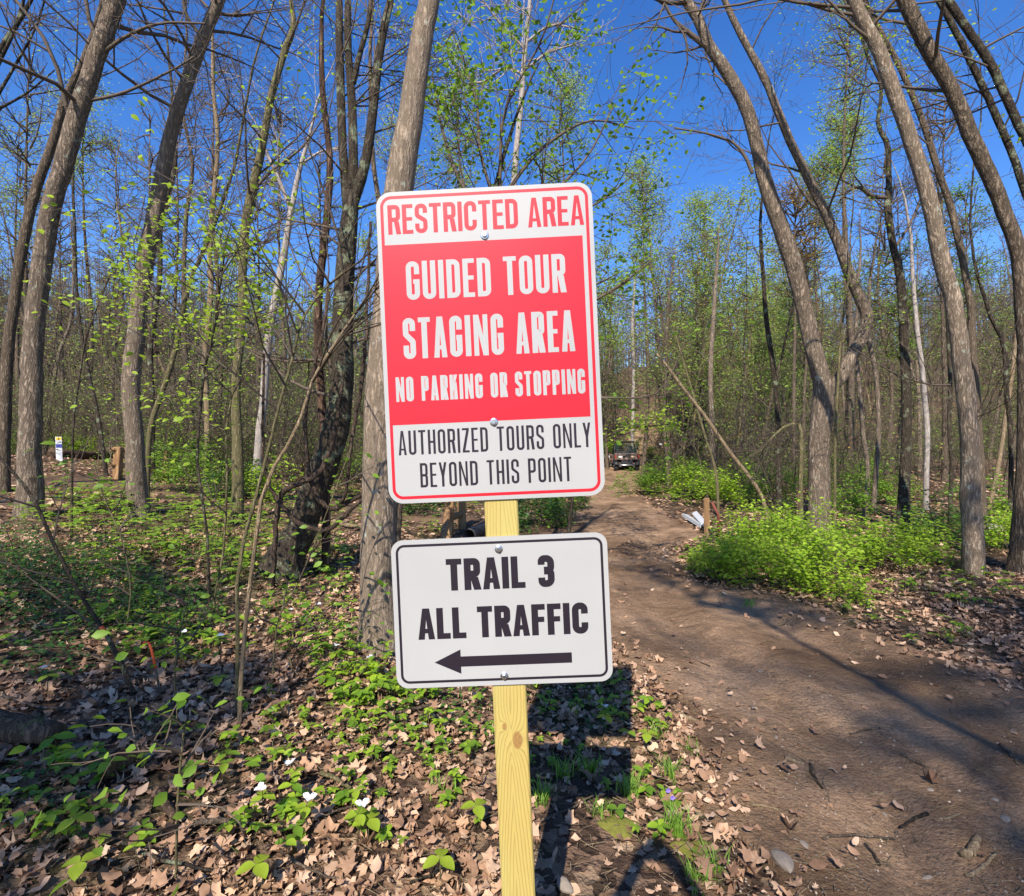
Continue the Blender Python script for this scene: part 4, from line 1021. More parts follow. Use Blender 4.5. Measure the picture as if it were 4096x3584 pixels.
# ------------------------------------------------------------------ bushes
def bush_mesh(seed, hgt, wid, leaf, n=26, lsize=.042, lper=3, lev=2, fine=False):
    rng = np.random.default_rng(seed); br, tips = [], []
    for i in range(n):
        a = rng.uniform(0, 2 * pi); rr = wid * .55 * math.sqrt(rng.random())
        p = np.array([cos(a) * rr, sin(a) * rr, -.06]); dv = nrm(np.array([cos(a) * .6 * rr / wid + rng.normal(0, .25), sin(a) * .6 * rr / wid + rng.normal(0, .25), 1]))
        grow(rng, p, dv, hgt * rng.uniform(.5, 1.1), .006, lev, br, tips, .2, -.01, .14, (5, 5), (.5, 1.2), .0018, (.3, .55))
    T = np.repeat(np.array([t[0] for t in tips]), lper, 0)
    return br, T + rng.normal(0, .06, T.shape), rng
BV = []
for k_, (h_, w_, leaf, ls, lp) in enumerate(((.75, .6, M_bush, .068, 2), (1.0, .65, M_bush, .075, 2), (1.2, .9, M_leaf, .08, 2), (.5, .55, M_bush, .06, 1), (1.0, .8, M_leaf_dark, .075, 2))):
    br, T, r_ = bush_mesh(300 + k_, h_, w_, leaf, 11, ls, lp)
    root = empty("bush", (0, -500, 0))
    mb = MB(); branches_to(mb, br, 4, 3, .005); mb.build("stems", BK['twig'], root)
    mb = MB(); leaf_cloud(mb, r_, T, ls, 0, False, .2, .9); mb.build("foliage", leaf, root)
    BV.append(root)
usedb = set()
def bush(v, px, py, s, label, group=None, dd=None):
    p = onground(px, py)
    o = BV[v] if v not in usedb else copy_tree(BV[v]); usedb.add(v)
    o.location = p; o.rotation_euler = (0, 0, (px * 13 + py * 7) % 6.28); o.scale = (s, s, s)
    tag(o, label, "bush", group); return o
GB = "bright green bushes right of the road"
for (v, px, py, s, lab) in ((3,1400,1150,.7,"bright low bush at the near road edge, leftmost of the right hand clump"),(0,1470,1165,.8,"bright bush in front of the stake, second from the road"),
    (1,1560,1175,.75,"brightest yellow green bush in front of the forked tree"),(0,1640,1165,.95,"full bright bush covering the foot of the forked tree"),(3,1690,1195,.8,"low bush spilling onto the litter below the crooked trunk"),
    (0,1740,1145,.8,"green bush right of the forked tree's foot"),(1,1800,1125,.7,"green bush before the crooked dark trunk"),(3,1850,1130,.8,"low bush left of the stout light grey trunk"),
    (0,1500,1125,.9,"bush between the stake and the leaning dead pole"),(1,1580,1110,.9,"bush around the pink broken stump"),(3,1440,1135,.8,"low bush left of the white metal pieces"),
    (2,1285,990,.95,"round bush at the left end of the bank by the road bend"),(2,1325,985,1.1,"tallest green bush on the bank by the road bend"),(1,1365,1000,1.3,"bush in the middle of the bank by the road bend"),(2,1405,1000,1.0,"dense bush on the bank above the metal pieces"),
    (1,1450,1015,1.2,"bush on the bank behind the wooden stake"),(2,1345,965,1.0,"back bush on the bank under the dark trunks"),(2,1480,985,1.1,"bush behind the leaning dead pole"),(2,1540,1010,1.0,"bush behind the pale green bent pole"),
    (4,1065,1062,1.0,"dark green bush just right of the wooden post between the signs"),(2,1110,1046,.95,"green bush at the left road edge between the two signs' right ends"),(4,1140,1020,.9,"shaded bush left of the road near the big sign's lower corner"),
    (2,1190,935,1.2,"bush left of the utility vehicle"),(2,1205,915,1.8,"tall bush behind and left of the utility vehicle"),(2,1290,915,1.3,"bush right of the far road top"),
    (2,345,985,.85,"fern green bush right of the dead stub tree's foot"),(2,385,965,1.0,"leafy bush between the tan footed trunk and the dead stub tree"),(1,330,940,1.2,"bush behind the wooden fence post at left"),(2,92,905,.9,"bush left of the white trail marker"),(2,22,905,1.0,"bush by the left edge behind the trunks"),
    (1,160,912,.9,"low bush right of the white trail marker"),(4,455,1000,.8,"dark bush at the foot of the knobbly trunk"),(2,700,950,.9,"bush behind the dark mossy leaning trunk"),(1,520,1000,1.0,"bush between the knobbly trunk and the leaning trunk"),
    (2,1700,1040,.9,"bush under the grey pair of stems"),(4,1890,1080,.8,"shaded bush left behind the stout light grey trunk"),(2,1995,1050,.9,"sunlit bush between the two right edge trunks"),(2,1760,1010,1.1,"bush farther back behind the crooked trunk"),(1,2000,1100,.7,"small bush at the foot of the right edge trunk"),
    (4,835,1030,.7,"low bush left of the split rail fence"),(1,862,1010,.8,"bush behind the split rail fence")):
    bush(v, px, py, s, lab, None)

# ------------------------------------------------------------------ leaf litter, ground plants, grass
def fan(outline, curl, seed):
    rng = np.random.default_rng(seed); O = np.array(outline, float); n = len(O)
    V = np.vstack([[(0, .45)], O]); z = curl * (V[:, 0] ** 2) * 1.6 + curl * .7 * (V[:, 1] - .5) ** 2 + rng.normal(0, .035, len(V))
    V = np.c_[V - [0, .5], z]; i = np.arange(n)
    return V, np.stack([np.zeros(n, int), 1 + i, 1 + (i + 1) % n], 1)
OAK = [(0,0),(.06,.15),(.26,.2),(.13,.36),(.36,.48),(.18,.6),(.3,.78),(.1,.84),(0,1),(-.12,.84),(-.3,.76),(-.17,.6),(-.36,.5),(-.13,.36),(-.25,.2),(-.05,.14)]
MAP = [(0,0),(.12,.16),(.42,.1),(.34,.3),(.56,.5),(.26,.55),(.2,.7),(0,1),(-.2,.68),(-.28,.54),(-.55,.48),(-.34,.28),(-.4,.08),(-.1,.16)]
OVL = [(0,0),(.2,.2),(.29,.45),(.22,.72),(0,1),(-.22,.72),(-.29,.45),(-.2,.2)]
def ragged(o, seed):
    rng = np.random.default_rng(seed); a = np.array(o, float) * [rng.uniform(.7, 1.1), 1]; a[1:-1] += rng.normal(0, .035, a[1:-1].shape); V, F_ = fan(a, rng.choice([-1, 1]) * rng.uniform(.35, 1.1), seed)
    V[:, 2] += .22 * np.sin(V[:, 0] * rng.uniform(3, 7) + rng.uniform(0, 6)) * rng.uniform(.3, 1) + rng.normal(0, .045, len(V)); return V, F_
LT = [ragged((OAK, OVL, MAP, OVL)[k % 4], 40 + k) for k in range(16)]
LTS = [fan([(0,0),(.28,.4),(0,1),(-.28,.5)], .6, 7), fan([(0,0),(.36,.3),(.2,.8),(-.2,.9),(-.36,.35)], .6, 8)]
def litter():
    rng = np.random.default_rng(11); mb = MB()
    for (r0, r1, n, T, sz) in ((.9, 4.2, 19000, LT, (.022, .074)), (4.2, 9, 36000, LT, (.03, .085)), (9, 26, 42000, LTS, (.06, .14))):
        th = rng.uniform(-1.0, 1.0, n); r = np.sqrt(rng.uniform(r0 * r0, r1 * r1, n)); x, y = r * np.sin(th), r * np.cos(th)
        rd, td = road_d(x, y), trail_d(x, y)
        cl = np.sin(x * 2.3 + np.sin(y * 1.7) * 1.5) * np.sin(y * 2.1 + 1) * .5 + .5
        pr = np.where(rd > .06, .006 + .5 * np.exp(-np.maximum(rd - .06, 0) / .16), np.where(y < 3.2, .6, .3) + np.where(y < 3.2, .4, .7) * cl); pr = np.where(td > 0, .12, pr)
        bare = np.exp(-(((x - .28) / .33) ** 2 + ((y - 2.0) / .6) ** 2)); pr = pr * (1 - .93 * bare)
        k = rng.random(n) < pr; x, y = x[k], y[k]; m = len(x)
        z = gz(x, y) + rng.uniform(.004, .028, m) + (road_d(x, y) > -.05) * .018
        a = rng.uniform(0, 2 * pi, m)
        D = np.stack([np.cos(a), np.sin(a), rng.normal(0, .28, m)], 1); U = np.stack([rng.normal(0, .33, m), rng.normal(0, .33, m), np.ones(m)], 1)
        w = rng.integers(0, len(T), m)
        for i, (TV, TF) in enumerate(T):
            q = w == i; scatter(mb, TV, (TF,), np.stack([x, y, z], 1)[q], D[q], U[q], rng.uniform(*sz, q.sum()))
    tag(mb.build("leaf_litter", M_litter), "dry brown fallen leaves covering the forest floor", "leaf litter", kind="stuff")
litter()

def px_ground(px, py):
    px = np.asarray(px, float); py = np.asarray(py, float); k = (py - 896) / F; t = H / k; 
    for _ in range(14):
        t = .5 * t + .5 * (H - gz((px - 1024) / F * t, t)) / k
    x = (px - 1024) / F * t; return np.stack([x, t, gz(x, t)], 1)

def plants():
    rng = np.random.default_rng(31); mb = MB(); st = []
    P = []
    def ell(cx, cy, rx, ry, n, s, hh):
        a = rng.uniform(0, 2 * pi, n); r = np.sqrt(rng.random(n)); g = px_ground(cx + rx * r * np.cos(a), np.maximum(cy + ry * r * np.sin(a), 925))
        k = (road_d(g[:, 0], g[:, 1]) < .0) & (trail_d(g[:, 0], g[:, 1]) < -.02) & (g[:, 1] < 24); g = g[k]
        P.append(np.c_[g, np.full(len(g), s) * rng.uniform(.7, 1.3, len(g)), np.full(len(g), hh) * rng.uniform(.5, 1.4, len(g))])
    # cx, cy, rx, ry in the picture; count; leaf size; height
    for a in ((300,1060,260,60,330,.06,.3),(520,1080,200,70,200,.055,.24),(160,1000,140,50,110,.08,.22),(420,1130,300,50,150,.07,.15),
              (640,1240,130,90,80,.042,.12),(380,1260,260,80,90,.06,.12),(700,1330,80,50,30,.045,.11),(820,1460,180,90,90,.032,.06),(600,1450,160,80,30,.035,.07),
              (1150,1390,130,50,60,.032,.06),(1090,1520,90,70,10,.03,.04),(60,1600,130,90,14,.045,.07),(170,1540,120,60,10,.05,.08),(620,1620,160,110,24,.038,.07),
              (300,1600,300,160,26,.045,.07),(820,1640,140,90,14,.035,.06),(1270,1450,60,50,14,.045,.07),(1290,1620,80,80,9,.04,.06),(640,1010,140,40,130,.07,.2),(870,1040,100,40,100,.07,.16),
              (1580,1190,240,60,110,.045,.13),(1700,1280,240,60,36,.045,.08),(1380,1120,80,30,60,.055,.12),(1930,1180,120,40,40,.05,.09),(1750,1060,220,40,180,.08,.2),(1990,1080,120,40,80,.08,.2),(1400,990,140,24,180,.09,.25),
              (-150,1200,200,200,100,.06,.12),(1230,965,60,14,60,.1,.2),(760,1390,120,40,50,.05,.09)): ell(*a)
    P = np.vstack(P); n = len(P)
    lean = rng.normal(0, .25, (n, 2)) * P[:, 4:5]; top = P[:, :3] + np.c_[lean, P[:, 4]]
    Q = np.stack([P[:, :3] - [0, 0, .02], (P[:, :3] + top) / 2 + rng.normal(0, .008, (n, 3)), top], 1)
    V, Fq = tubes(Q, np.tile(np.array([.0022, .0018, .0013]), (n, 1)), 3); mb.add(V, Fq, 1)
    pos, D, U, S, W_ = [], [], [], [], []
    kind = rng.random(n)
    for i in range(n):
        k = 3 if kind[i] < .45 else 5; a0 = rng.uniform(0, 6.28); s = P[i, 3]
        for j in range(k):
            a = a0 + j * 2 * pi / k + rng.normal(0, .15)
            pos.append(top[i]); D.append((cos(a), sin(a), rng.uniform(-.25, .25))); U.append((rng.normal(0, .15), rng.normal(0, .15), 1)); S.append(s * rng.uniform(.75, 1.15) * (1.15 if k == 3 else .95))
        if kind[i] > .6:
            for lv in (.45, .75):
                a0 += 1.3
                for j in range(2):
                    a = a0 + j * pi; pos.append(P[i, :3] + (top[i] - P[i, :3]) * lv); D.append((cos(a), sin(a), .1)); U.append((0, 0, 1)); S.append(s * .8)
    pos, D, U, S = map(np.array, (pos, D, U, S))
    w = rng.random(len(S))
    for m, sel in ((0, w < .62), (2, w >= .62)):
        scatter(mb, FL_V, (FL_F3, FL_F4), pos[sel], D[sel], U[sel], S[sel], m)
    tag(mb.build("ground_plants", [M_leaf, BK['green'], M_bush]), "fresh green seedlings and woodland plants covering the ground", "ground cover", kind="stuff")
    # low dark honeysuckle and ivy
    mb = MB(); pos = []
    for (cx, cy, rx, ry, n, h) in ((150,1200,180,85,3600,.42),(330,1235,120,55,1300,.34),(60,1590,90,75,90,.07),(130,1640,80,50,40,.06),(40,1140,90,45,1300,.45),(330,1090,160,50,900,.35),(480,1120,100,40,500,.3),(90,1330,90,40,260,.2),(1190,1410,100,48,220,.05),(880,1440,150,75,300,.06)):
        a = rng.uniform(0, 2 * pi, n); r = np.sqrt(rng.random(n)); g = px_ground(cx + rx * r * np.cos(a), cy + ry * r * np.sin(a))
        g[:, 2] += rng.uniform(.02, 1, n) ** 1.5 * h * (1 - .6 * r * r); pos.append(g[road_d(g[:, 0], g[:, 1]) < 0])
    pos = np.vstack(pos); leaf_cloud(mb, rng, pos, .036, 0, True, .1, 1.2)
    n = 500; q = pos[rng.integers(0, len(pos), n)]; e = q + rng.normal(0, .12, q.shape) * [1, 1, .4]
    V, Fq = tubes(np.stack([q, (q + e) / 2 + [0, 0, .02], e], 1), np.full((n, 3), .0018), 3); mb.add(V, Fq, 1)
    tag(mb.build("ground_vines", [M_leaf_dark, BK['twig']]), "low dark leaved honeysuckle and ivy trailing over the litter", "ground cover", kind="stuff")
plants()

def grass_tuft(px, py, n, h, label):
    g = onground(px, py); rng = np.random.default_rng(px); mb = MB()
    for i in range(n):
        a = rng.uniform(0, 2 * pi); p = np.array([rng.normal(0, .025), rng.normal(0, .025), 0]); hh = h * rng.uniform(.5, 1.1); b = rng.uniform(.2, .9) * hh
        t = np.linspace(0, 1, 5); d = np.array([cos(a), sin(a)]); w = .0028 * (1 - t ** 2) + .0002; s = np.array([-d[1], d[0], 0])
        C = np.stack([p[0] + d[0] * b * t ** 2, p[1] + d[1] * b * t ** 2, hh * t * (1 - .35 * t * b / hh)], 1)
        V = np.concatenate([C - s * w[:, None], C + s * w[:, None]]); i_ = np.arange(4); mb.add(V, np.stack([i_, i_ + 1, i_ + 6, i_ + 5], 1))
    o = mb.build("grass_tuft", M_grass); o.location = g; tag(o, label, "grass", "grass tufts beside the road")
for a in ((1127,1556,45,.10,"grass tuft in the shadow just right of the post"),(1180,1546,60,.11,"wide grass tuft below the lower sign's shadow"),(1082,1604,50,.10,"grass tuft touching the post's shadow"),(1258,1592,60,.13,"bushy grass tuft in the middle of the litter strip"),
          (1345,1560,45,.13,"upright grass tuft near the road edge"),(1352,1672,70,.14,"largest grass tuft above the photographer's shadow"),(1315,1474,40,.09,"small grass tuft by the wood splinter at the road"),(1385,1510,45,.09,"grass tuft at the dirt edge"),
          (1205,1630,40,.09,"grass tuft left of the moss patch"),(1420,1735,45,.10,"lowest grass tuft by the litter at the bottom"),(1390,1770,40,.09,"grass tuft at the bottom edge"),(880,1590,30,.08,"grass tuft left of the post"),(1500,1215,40,.12,"grass tuft before the bright bush")): grass_tuft(*a)
def moss(px, py, r, label):
    g = onground(px, py); rng = np.random.default_rng(px); mb = MB(); n = 24; V = []
    for k in range(5):
        f = 1 - k / 4.6; th = np.arange(n) / n * 2 * pi
        V.append(np.stack([r * f * np.cos(th) * (1 + .25 * np.sin(3 * th)), r * .8 * f * np.sin(th) * (1 + .2 * np.cos(4 * th)), .022 * (1 - f * f) + rng.normal(0, .002, n) + (k == 0) * -.02], 1))
    V = np.concatenate(V); i = np.arange(n); j = (i + 1) % n
    mb.add(V, np.concatenate([np.stack([k * n + i, k * n + j, (k + 1) * n + j, (k + 1) * n + i], 1) for k in range(4)])); mb.add(V, [list(range(4 * n, 5 * n))])
    o = mb.build("moss_patch", M_moss); o.location = g; tag(o, label, "moss")
moss(1238, 1655, .10, "olive moss patch between the grass tufts"); moss(1385, 1700, .09, "moss patch at the litter edge above the bottom grass")

# ------------------------------------------------------------------ flowers
def trillium(seed, flower=True, s=1.0, h=.17):
    rng = np.random.default_rng(seed); root = empty("trillium", (0, -500, 0))
    mb = MB(); mb.tube([(0, 0, -.03), (.004, 0, h * .5), (0, 0, h)], [.0032, .003, .0026], 6); mb.build("stem", BK['green'], root)
    for j in range(3):
        a = j * 2 * pi / 3 + .4; b = MB(); scatter(b, FL_V * [1.25, 1, 1], (FL_F3, FL_F4), [(0, 0, h)], [(cos(a), sin(a), -.12)], [(0, 0, 1)], [.078 * s]); b.build("leaf", M_leaf_maple, root)
    if flower:
        b = MB(); b.tube([(0, 0, h), (.012, -.01, h + .035), (.018, -.022, h + .06)], .0018, 5, 0); P = np.tile([(.018, -.022, h + .06)], (3, 1))
        a = np.arange(3) * 2 * pi / 3 + .2; D = np.stack([np.cos(a), np.sin(a) - .35, np.full(3, .45)], 1)
        scatter(b, FL_V * [1.3, 1, 1], (FL_F3, FL_F4), P, D, np.tile([(0, -.5, 1)], (3, 1)), np.full(3, .043), 1); b.build("flower", [BK['green'], M_petal], root)
    return root
T0 = trillium(1); T1 = trillium(2, False, 1.05, .12)
ft, lt = [0], [0]
def put_plant(src, cnt, px, py, label, group, s=1.0, rz=None):
    g = onground(px, py); o = src if not cnt[0] else copy_tree(src); cnt[0] += 1
    o.location = g; o.rotation_euler = (0, 0, (px * .37) % 6.28 if rz is None else rz); o.scale = (s, s, s); tag(o, label, "wildflower", group)
for (px, py, lab) in ((525,1650,"largest white trillium in bloom, above dry leaves at bottom left"),(715,1690,"white trillium near the bottom left of the post"),(590,1600,"trillium blooming right of the largest one"),(612,1675,"pinkish white trillium beside the log"),
    (372,1310,"trillium at the foot of the dark sapling"),(441,1318,"trillium right of the sapling's foot"),(449,1215,"small trillium between the sapling stems"),(588,1262,"trillium with raised bloom in the seedling patch"),(632,1250,"trillium nearest the leaning trunk's foot"),(500,1268,"trillium hidden behind the pale sapling"),
    (668,1345,"trillium below the large trunk's foot"),(734,1370,"trillium against the large trunk's base"),(96,1395,"shaded trillium at the left"),(1212,1475,"white flower in the sign's shadow")):
    put_plant(T0, ft, px, py, lab, "white trilliums in bloom", .7)
for (px, py, lab) in ((152,1690,"three leaved green plant at bottom left"),(160,1785,"pale three leaved plant at the bottom edge"),(512,1790,"yellow green leafy plant at the bottom edge left of centre"),(437,1390,"heart leaved plant by the pale sapling's foot"),(738,1690,"broad leaved plant at lower centre left"),(952,1660,"small star shaped plant left of the post"),(1295,1505,"round leaved plant beside the road"),(880,1770,"little plant at the bottom near the post")):
    put_plant(T1, lt, px, py, lab, "broad leaved plants without flowers", .82)
def violet(px, py, lab):
    g = onground(px, py); root = empty("violet", g, 0, lab, "wildflower", "violets near the road"); b = MB()
    b.tube([(0,0,-.02),(0,0,.05)], .0015, 5); b.build("stem", BK['green'], root); b = MB(); a = np.arange(5) * 2 * pi / 5
    scatter(b, OV_V * [1.7,1,1], (OV_F3, OV_F4), np.tile([(0,0,.05)], (5,1)), np.stack([np.cos(a), -.4 + 0*a, np.sin(a)], 1), np.tile([(0,-1,.3)], (5,1)), np.full(5, .013)); b.build("flower", M_violet, root)
    b = MB(); scatter(b, OV_V * [2.2,1,1], (OV_F3, OV_F4), np.tile([(0,0,.015)], (4,1)), np.array([(1,.2,.3),(-.8,.5,.2),(.1,-1,.3),(-.4,-.9,.3)]), np.tile([(0,0,1)], (4,1)), np.full(4, .045)); b.build("leaf", M_leaf, root)
violet(1336, 1604, "upper purple violet near the road"); violet(1345, 1618, "lower purple violet near the road")

# ------------------------------------------------------------------ sticks, logs, stones
def stick(name, label, p0, p1, r, m, group=None, cat="stick", lift=.0, bend=.05, k=7):
    a, b = onground(*p0), onground(*p1); rng = np.random.default_rng(int(p0[0] * 7 + p0[1])); n = 9; t = np.linspace(0, 1, n)[:, None]
    P = a + (b - a) * t; L = np.linalg.norm(b - a); P = P + rng.normal(0, bend * .25, (n, 3)) * L * [1, 1, 0]
    P[:, :2] += np.array([-(b - a)[1], (b - a)[0]]) * bend * np.sin(t * pi) * rng.choice([-1, 1]); P[:, 2] = gz(P[:, 0], P[:, 1]) + r * .75 + .02 + lift * t[:, 0]
    mb = MB(); trunk_mesh(mb, P - P[0], r * (1 - .35 * t[:, 0]), k, rng, .10); base = mb.n
    i = np.arange(k); j = (i + 1) % k; mb.V.append(np.zeros((1, 3))); mb.n += 1; mb.G.setdefault((3, 0), []).append(np.stack([j, i, np.full(k, base)], 1))
    o = mb.build(name, BK.get(m, None) or m); o.location = P[0]; tag(o, label, cat, group); return o
stick("rotten_log", "short rotten log lying among the litter at left", (205,1566), (278,1530), .045, M_rotten, None, "log", k=12, bend=.02)
stick("rotten_log", "dark decayed log in the shade at the left edge", (-30,1478), (118,1500), .07, M_rotten, None, "log", k=12, bend=.02)
stick("rotten_log", "upright leaning wood chunk leaning in litter left of the blooming trillium", (322,1600), (352,1655), .022, M_rotten, None, "log", bend=.05)
stick("fallen_log", "mossy fallen log behind the white trail marker", (100,915), (240,916), .17, M_rotten, None, "log", k=12, bend=.03)
stick("fallen_log", "pale barkless pole lying across the trail behind the trunk", (660,1046), (722,1062), .05, BK['tan'], None, "log")
stick("fallen_log", "whitish fallen log on the ground at far right", (1965,1066), (2045,1068), .09, BK['white'], None, "log")
stick("fallen_log", "pale log on the slope behind the split rail fence", (812,1010), (835,1024), .06, BK['tan'], None, "log")
G = "sticks lying on the dirt road"; GL = "twigs lying in the leaf litter"
for (a, b, r, m, lab) in (((1355,1436),(1408,1458),.014,'tan',"pale split splinter at the left edge of the dirt road"),((1570,1527),(1605,1540),.013,'tan',"thick pale wood chip on the road"),((1620,1540),(1645,1590),.008,'dark',"dark stick standing out on the road's middle"),
    ((1645,1690),(1790,1690),.007,'mid',"long curved twig near the bottom of the road"),((1930,1735),(1955,1695),.020,'tan',"short thick tan stick at lower right"),((1930,1770),(1990,1720),.008,'tan',"thin pale stick beside the thick tan one"),((1905,1385),(1965,1400),.006,'mid',"twig near the far right road edge"),
    ((1660,1300),(1720,1315),.006,'mid',"forked twig on the far side of the road"),((1600,1225),(1550,1260),.010,'tan',"long pale stick from the bush onto the road"),((1440,1380),(1475,1384),.006,'tan',"short straight twig on the road's left"),((1560,1420),(1640,1430),.006,'mid',"thin twig across the road's middle"),
    ((1700,1480),(1760,1465),.006,'mid',"twig right of the road's middle"),((1800,1520),(1850,1545),.007,'mid',"stick near the right frame edge of the road"),((1855,1640),(1800,1670),.008,'dark',"dark forked stick at right"),((1500,1620),(1560,1632),.006,'tan',"short pale twig low on the road"),((1740,1600),(1790,1590),.007,'tan',"pale straight twig low right"),
    ((1420,1340),(1370,1320),.006,'dark',"tiny dark twig near the lower sign"),((1870,1655),(1920,1640),.007,'tan',"bone pale stick at right"),((1540,1720),(1640,1745),.006,'mid',"twig crossing the litter and dirt at bottom"),((2000,1500),(2035,1540),.009,'mid',"stick by the right frame edge"),((1760,1745),(1730,1700),.006,'dark',"thin dark twig at the bottom of the road")):
    stick("stick", lab, a, b, r, m, G)
for (a, b, r, m, lab) in (((880,1415),(760,1440),.010,'mid',"curved grey branch in the green ivy left of the post"),((540,1510),(700,1480),.006,'green',"thin twig under the seedlings"),((0,1400),(150,1430),.010,'mid',"brown stick at the left edge"),((370,1670),(500,1660),.014,'mid',"thick grey stick lying left of the trillium"),
    ((560,1720),(690,1780),.006,'mid',"thin stick in litter at bottom centre left"),((640,1560),(700,1590),.012,'green',"lichened stick near the trillium"),((150,1310),(430,1420),.007,'tan',"long pale twig lying below the arching stem"),((1990,1160),(1790,1090),.012,'mid',"dark fallen branch at the foot of the stout grey trunk"),
    ((80,1440),(30,1520),.012,'dark',"dark stick in the shade at left"),((640,1650),(720,1620),.005,'mid',"wiry twig by the broad leaved plant"),((820,1780),(930,1740),.006,'dark',"dark twig at the bottom left of the post"),((250,1700),(420,1760),.009,'dark',"dark straight stick at bottom left"),
    ((420,1480),(600,1400),.005,'tan',"pale thin twig slanting through the seedlings"),((1760,1290),(1840,1270),.007,'mid',"twig in the litter right of the road"),((1080,1655),(1200,1590),.005,'mid',"thin twig crossing the post's shadow"),((700,1130),(760,1085),.02,'dark',"mossy stick behind the large trunk")):
    stick("twig", lab, a, b, r, m, GL)
def stone(px, py, r, label, group="loose stones on the dirt road"):
    g = onground(px, py); rng = np.random.default_rng(px + py); import bmesh
    bm = bmesh.new(); bmesh.ops.create_icosphere(bm, subdivisions=2, radius=r)
    a, b, c = rng.uniform(.8, 1.25), rng.uniform(.6, .9), rng.uniform(.45, .65); ph = rng.uniform(0, 6, 3)
    for v in bm.verts:
        f = 1 + .14 * sin(v.co.x / r * 2.3 + ph[0]) + .12 * sin(v.co.y / r * 2.9 + ph[1]) + .08 * sin(v.co.z / r * 4 + ph[2])
        v.co.x *= a * f; v.co.y *= b * f; v.co.z *= c * f
    me = bpy.data.meshes.new("stone"); bm.to_mesh(me); bm.free(); me.materials.append(M_stone)
    o = link("stone", me); o.location = (g[0], g[1], g[2] + .014 + r * .18); o.rotation_euler = (0, 0, rng.uniform(0, 6)); tag(o, label, "stone", group)
for (px, py, r, lab) in ((1480,1550,.014,"pale stone at the road's left edge"),(1552,1480,.016,"flat stone near the middle of the road"),(1500,1360,.020,"flat grey stone in the far wheel track"),(1520,1350,.02,"second flat grey stone in the far wheel track"),(1690,1335,.014,"small stone on the far right of the road"),(1590,1690,.018,"grey stone at the bottom of the road"),
    (1610,1700,.02,"greyer stone at the bottom of the road"),(1770,1640,.016,"round stone right of the middle"),(1855,1770,.022,"brown stone at lower right"),(1880,1765,.018,"stone beside the brown one"),(2010,1650,.03,"biggest pale stone by the right edge"),(1990,1610,.02,"stone above the biggest one"),
    (1730,1600,.012,"pebble sized stone right of the stick"),(1130,1785,.035,"grey rock half buried at the bottom by the post's shadow"),(1570,1740,.045,"flat half buried rock at the bottom"),(1430,1530,.012,"little stone where litter meets dirt"),(1960,1330,.018,"stone near the far litter"),(1800,1430,.014,"pebble sized stone near the right track"),(1680,1510,.012,"small pale stone mid road"),(1860,1590,.015,"stone in the shaded track"),(1265,1395,.016,"stone at the edge right of the lower sign")):
    stone(px, py, r, lab)
def pebbles():
    rng = np.random.default_rng(8); mb = MB(); V0 = np.array([(1,0,0),(-1,0,0),(0,.8,0),(0,-.8,0),(0,0,.6),(0,0,-.6)], float)
    F0 = np.array([(0,2,4),(2,1,4),(1,3,4),(3,0,4),(2,0,5),(1,2,5),(3,1,5),(0,3,5)]); n = 9000
    y = 1.2 + 9 * rng.random(n) ** 1.6; x = rng.uniform(-.5, 1.05, n) * y; k = road_d(x, y) > -.1; x, y = x[k], y[k]; n = len(x)
    a = rng.uniform(0, 6.28, n); scatter(mb, V0, (F0,), np.stack([x, y, gz(x, y) + .018], 1), np.stack([np.cos(a), np.sin(a), 0 * a], 1), np.tile([(0, 0, 1.)], (n, 1)), rng.uniform(.002, .0095, n) * (1 + .3 * (rng.random(n) < .1)))
    t = NT("pebble"); r = t.n("NewGeometry").outputs["Random Per Island"]; m = t.done(t.princ(t.ramp(r, [(0.0, (.09, .07, .055)), (.6, (.24, .19, .145)), (1.0, (.48, .40, .31))]), .9))
    tag(mb.build("road_pebbles", m), "small pebbles scattered over the dirt road", "pebbles", kind="stuff")
    mb = MB(); n = 4200; y = 1.2 + 9 * rng.random(n) ** 1.5; x = rng.uniform(-.9, 1.05, n) * y; L = rng.uniform(.02, .11, n); a = rng.uniform(0, 6.28, n)
    p = np.stack([x, y, gz(x, y) + .022], 1); e = p + np.stack([np.cos(a) * L, np.sin(a) * L, rng.uniform(0, .01, n)], 1)
    V, Q = tubes(np.stack([p, (p + e) / 2 + rng.normal(0, .006, p.shape) * [1, 1, .2], e], 1), np.tile(rng.uniform(.0009, .0022, n)[:, None], (1, 3)), 4); mb.add(V, Q)
    tag(mb.build("twig_debris", BK['tan']), "tiny twig bits scattered over road and litter", "debris", kind="stuff")
pebbles()

# ------------------------------------------------------------------ the utility vehicle on the road
def camo_mat():
    t = NT("camouflage_paint"); v = t.coords(); n = t.noise(v, 4.5, 3, .6)
    return t.done(t.princ(t.ramp(n, [(.0, (.03, .025, .022)), (.42, (.07, .05, .042)), (.55, (.22, .15, .125)), (.7, (.11, .08, .07))], 'CONSTANT'), .45, spec=.4))
M_camo = camo_mat()
M_blackp = plain("black_plastic", (.018, .018, .02), .5)
M_tyre = plain("tyre_rubber", (.02, .019, .018), .85)
M_red_l = plain("red_lens", (.35, .02, .015), .25)
M_badge = plain("white_badge", (.75, .75, .75), .5)
M_seat = plain("seat_vinyl", (.03, .03, .032), .7)
def glass_mat():
    t = NT("tinted_glass"); g = t.n("BsdfGlossy", {0: (1, 1, 1, 1), 1: .03}).outputs[0]; tr = t.n("BsdfTransparent", {0: (.72, .76, .7, 1)}).outputs[0]
    f = t.n("Fresnel", {0: 1.45}).outputs[0]; return t.done(t.n("MixShader", {0: f, 1: tr, 2: g}).outputs[0])
M_glass = glass_mat()
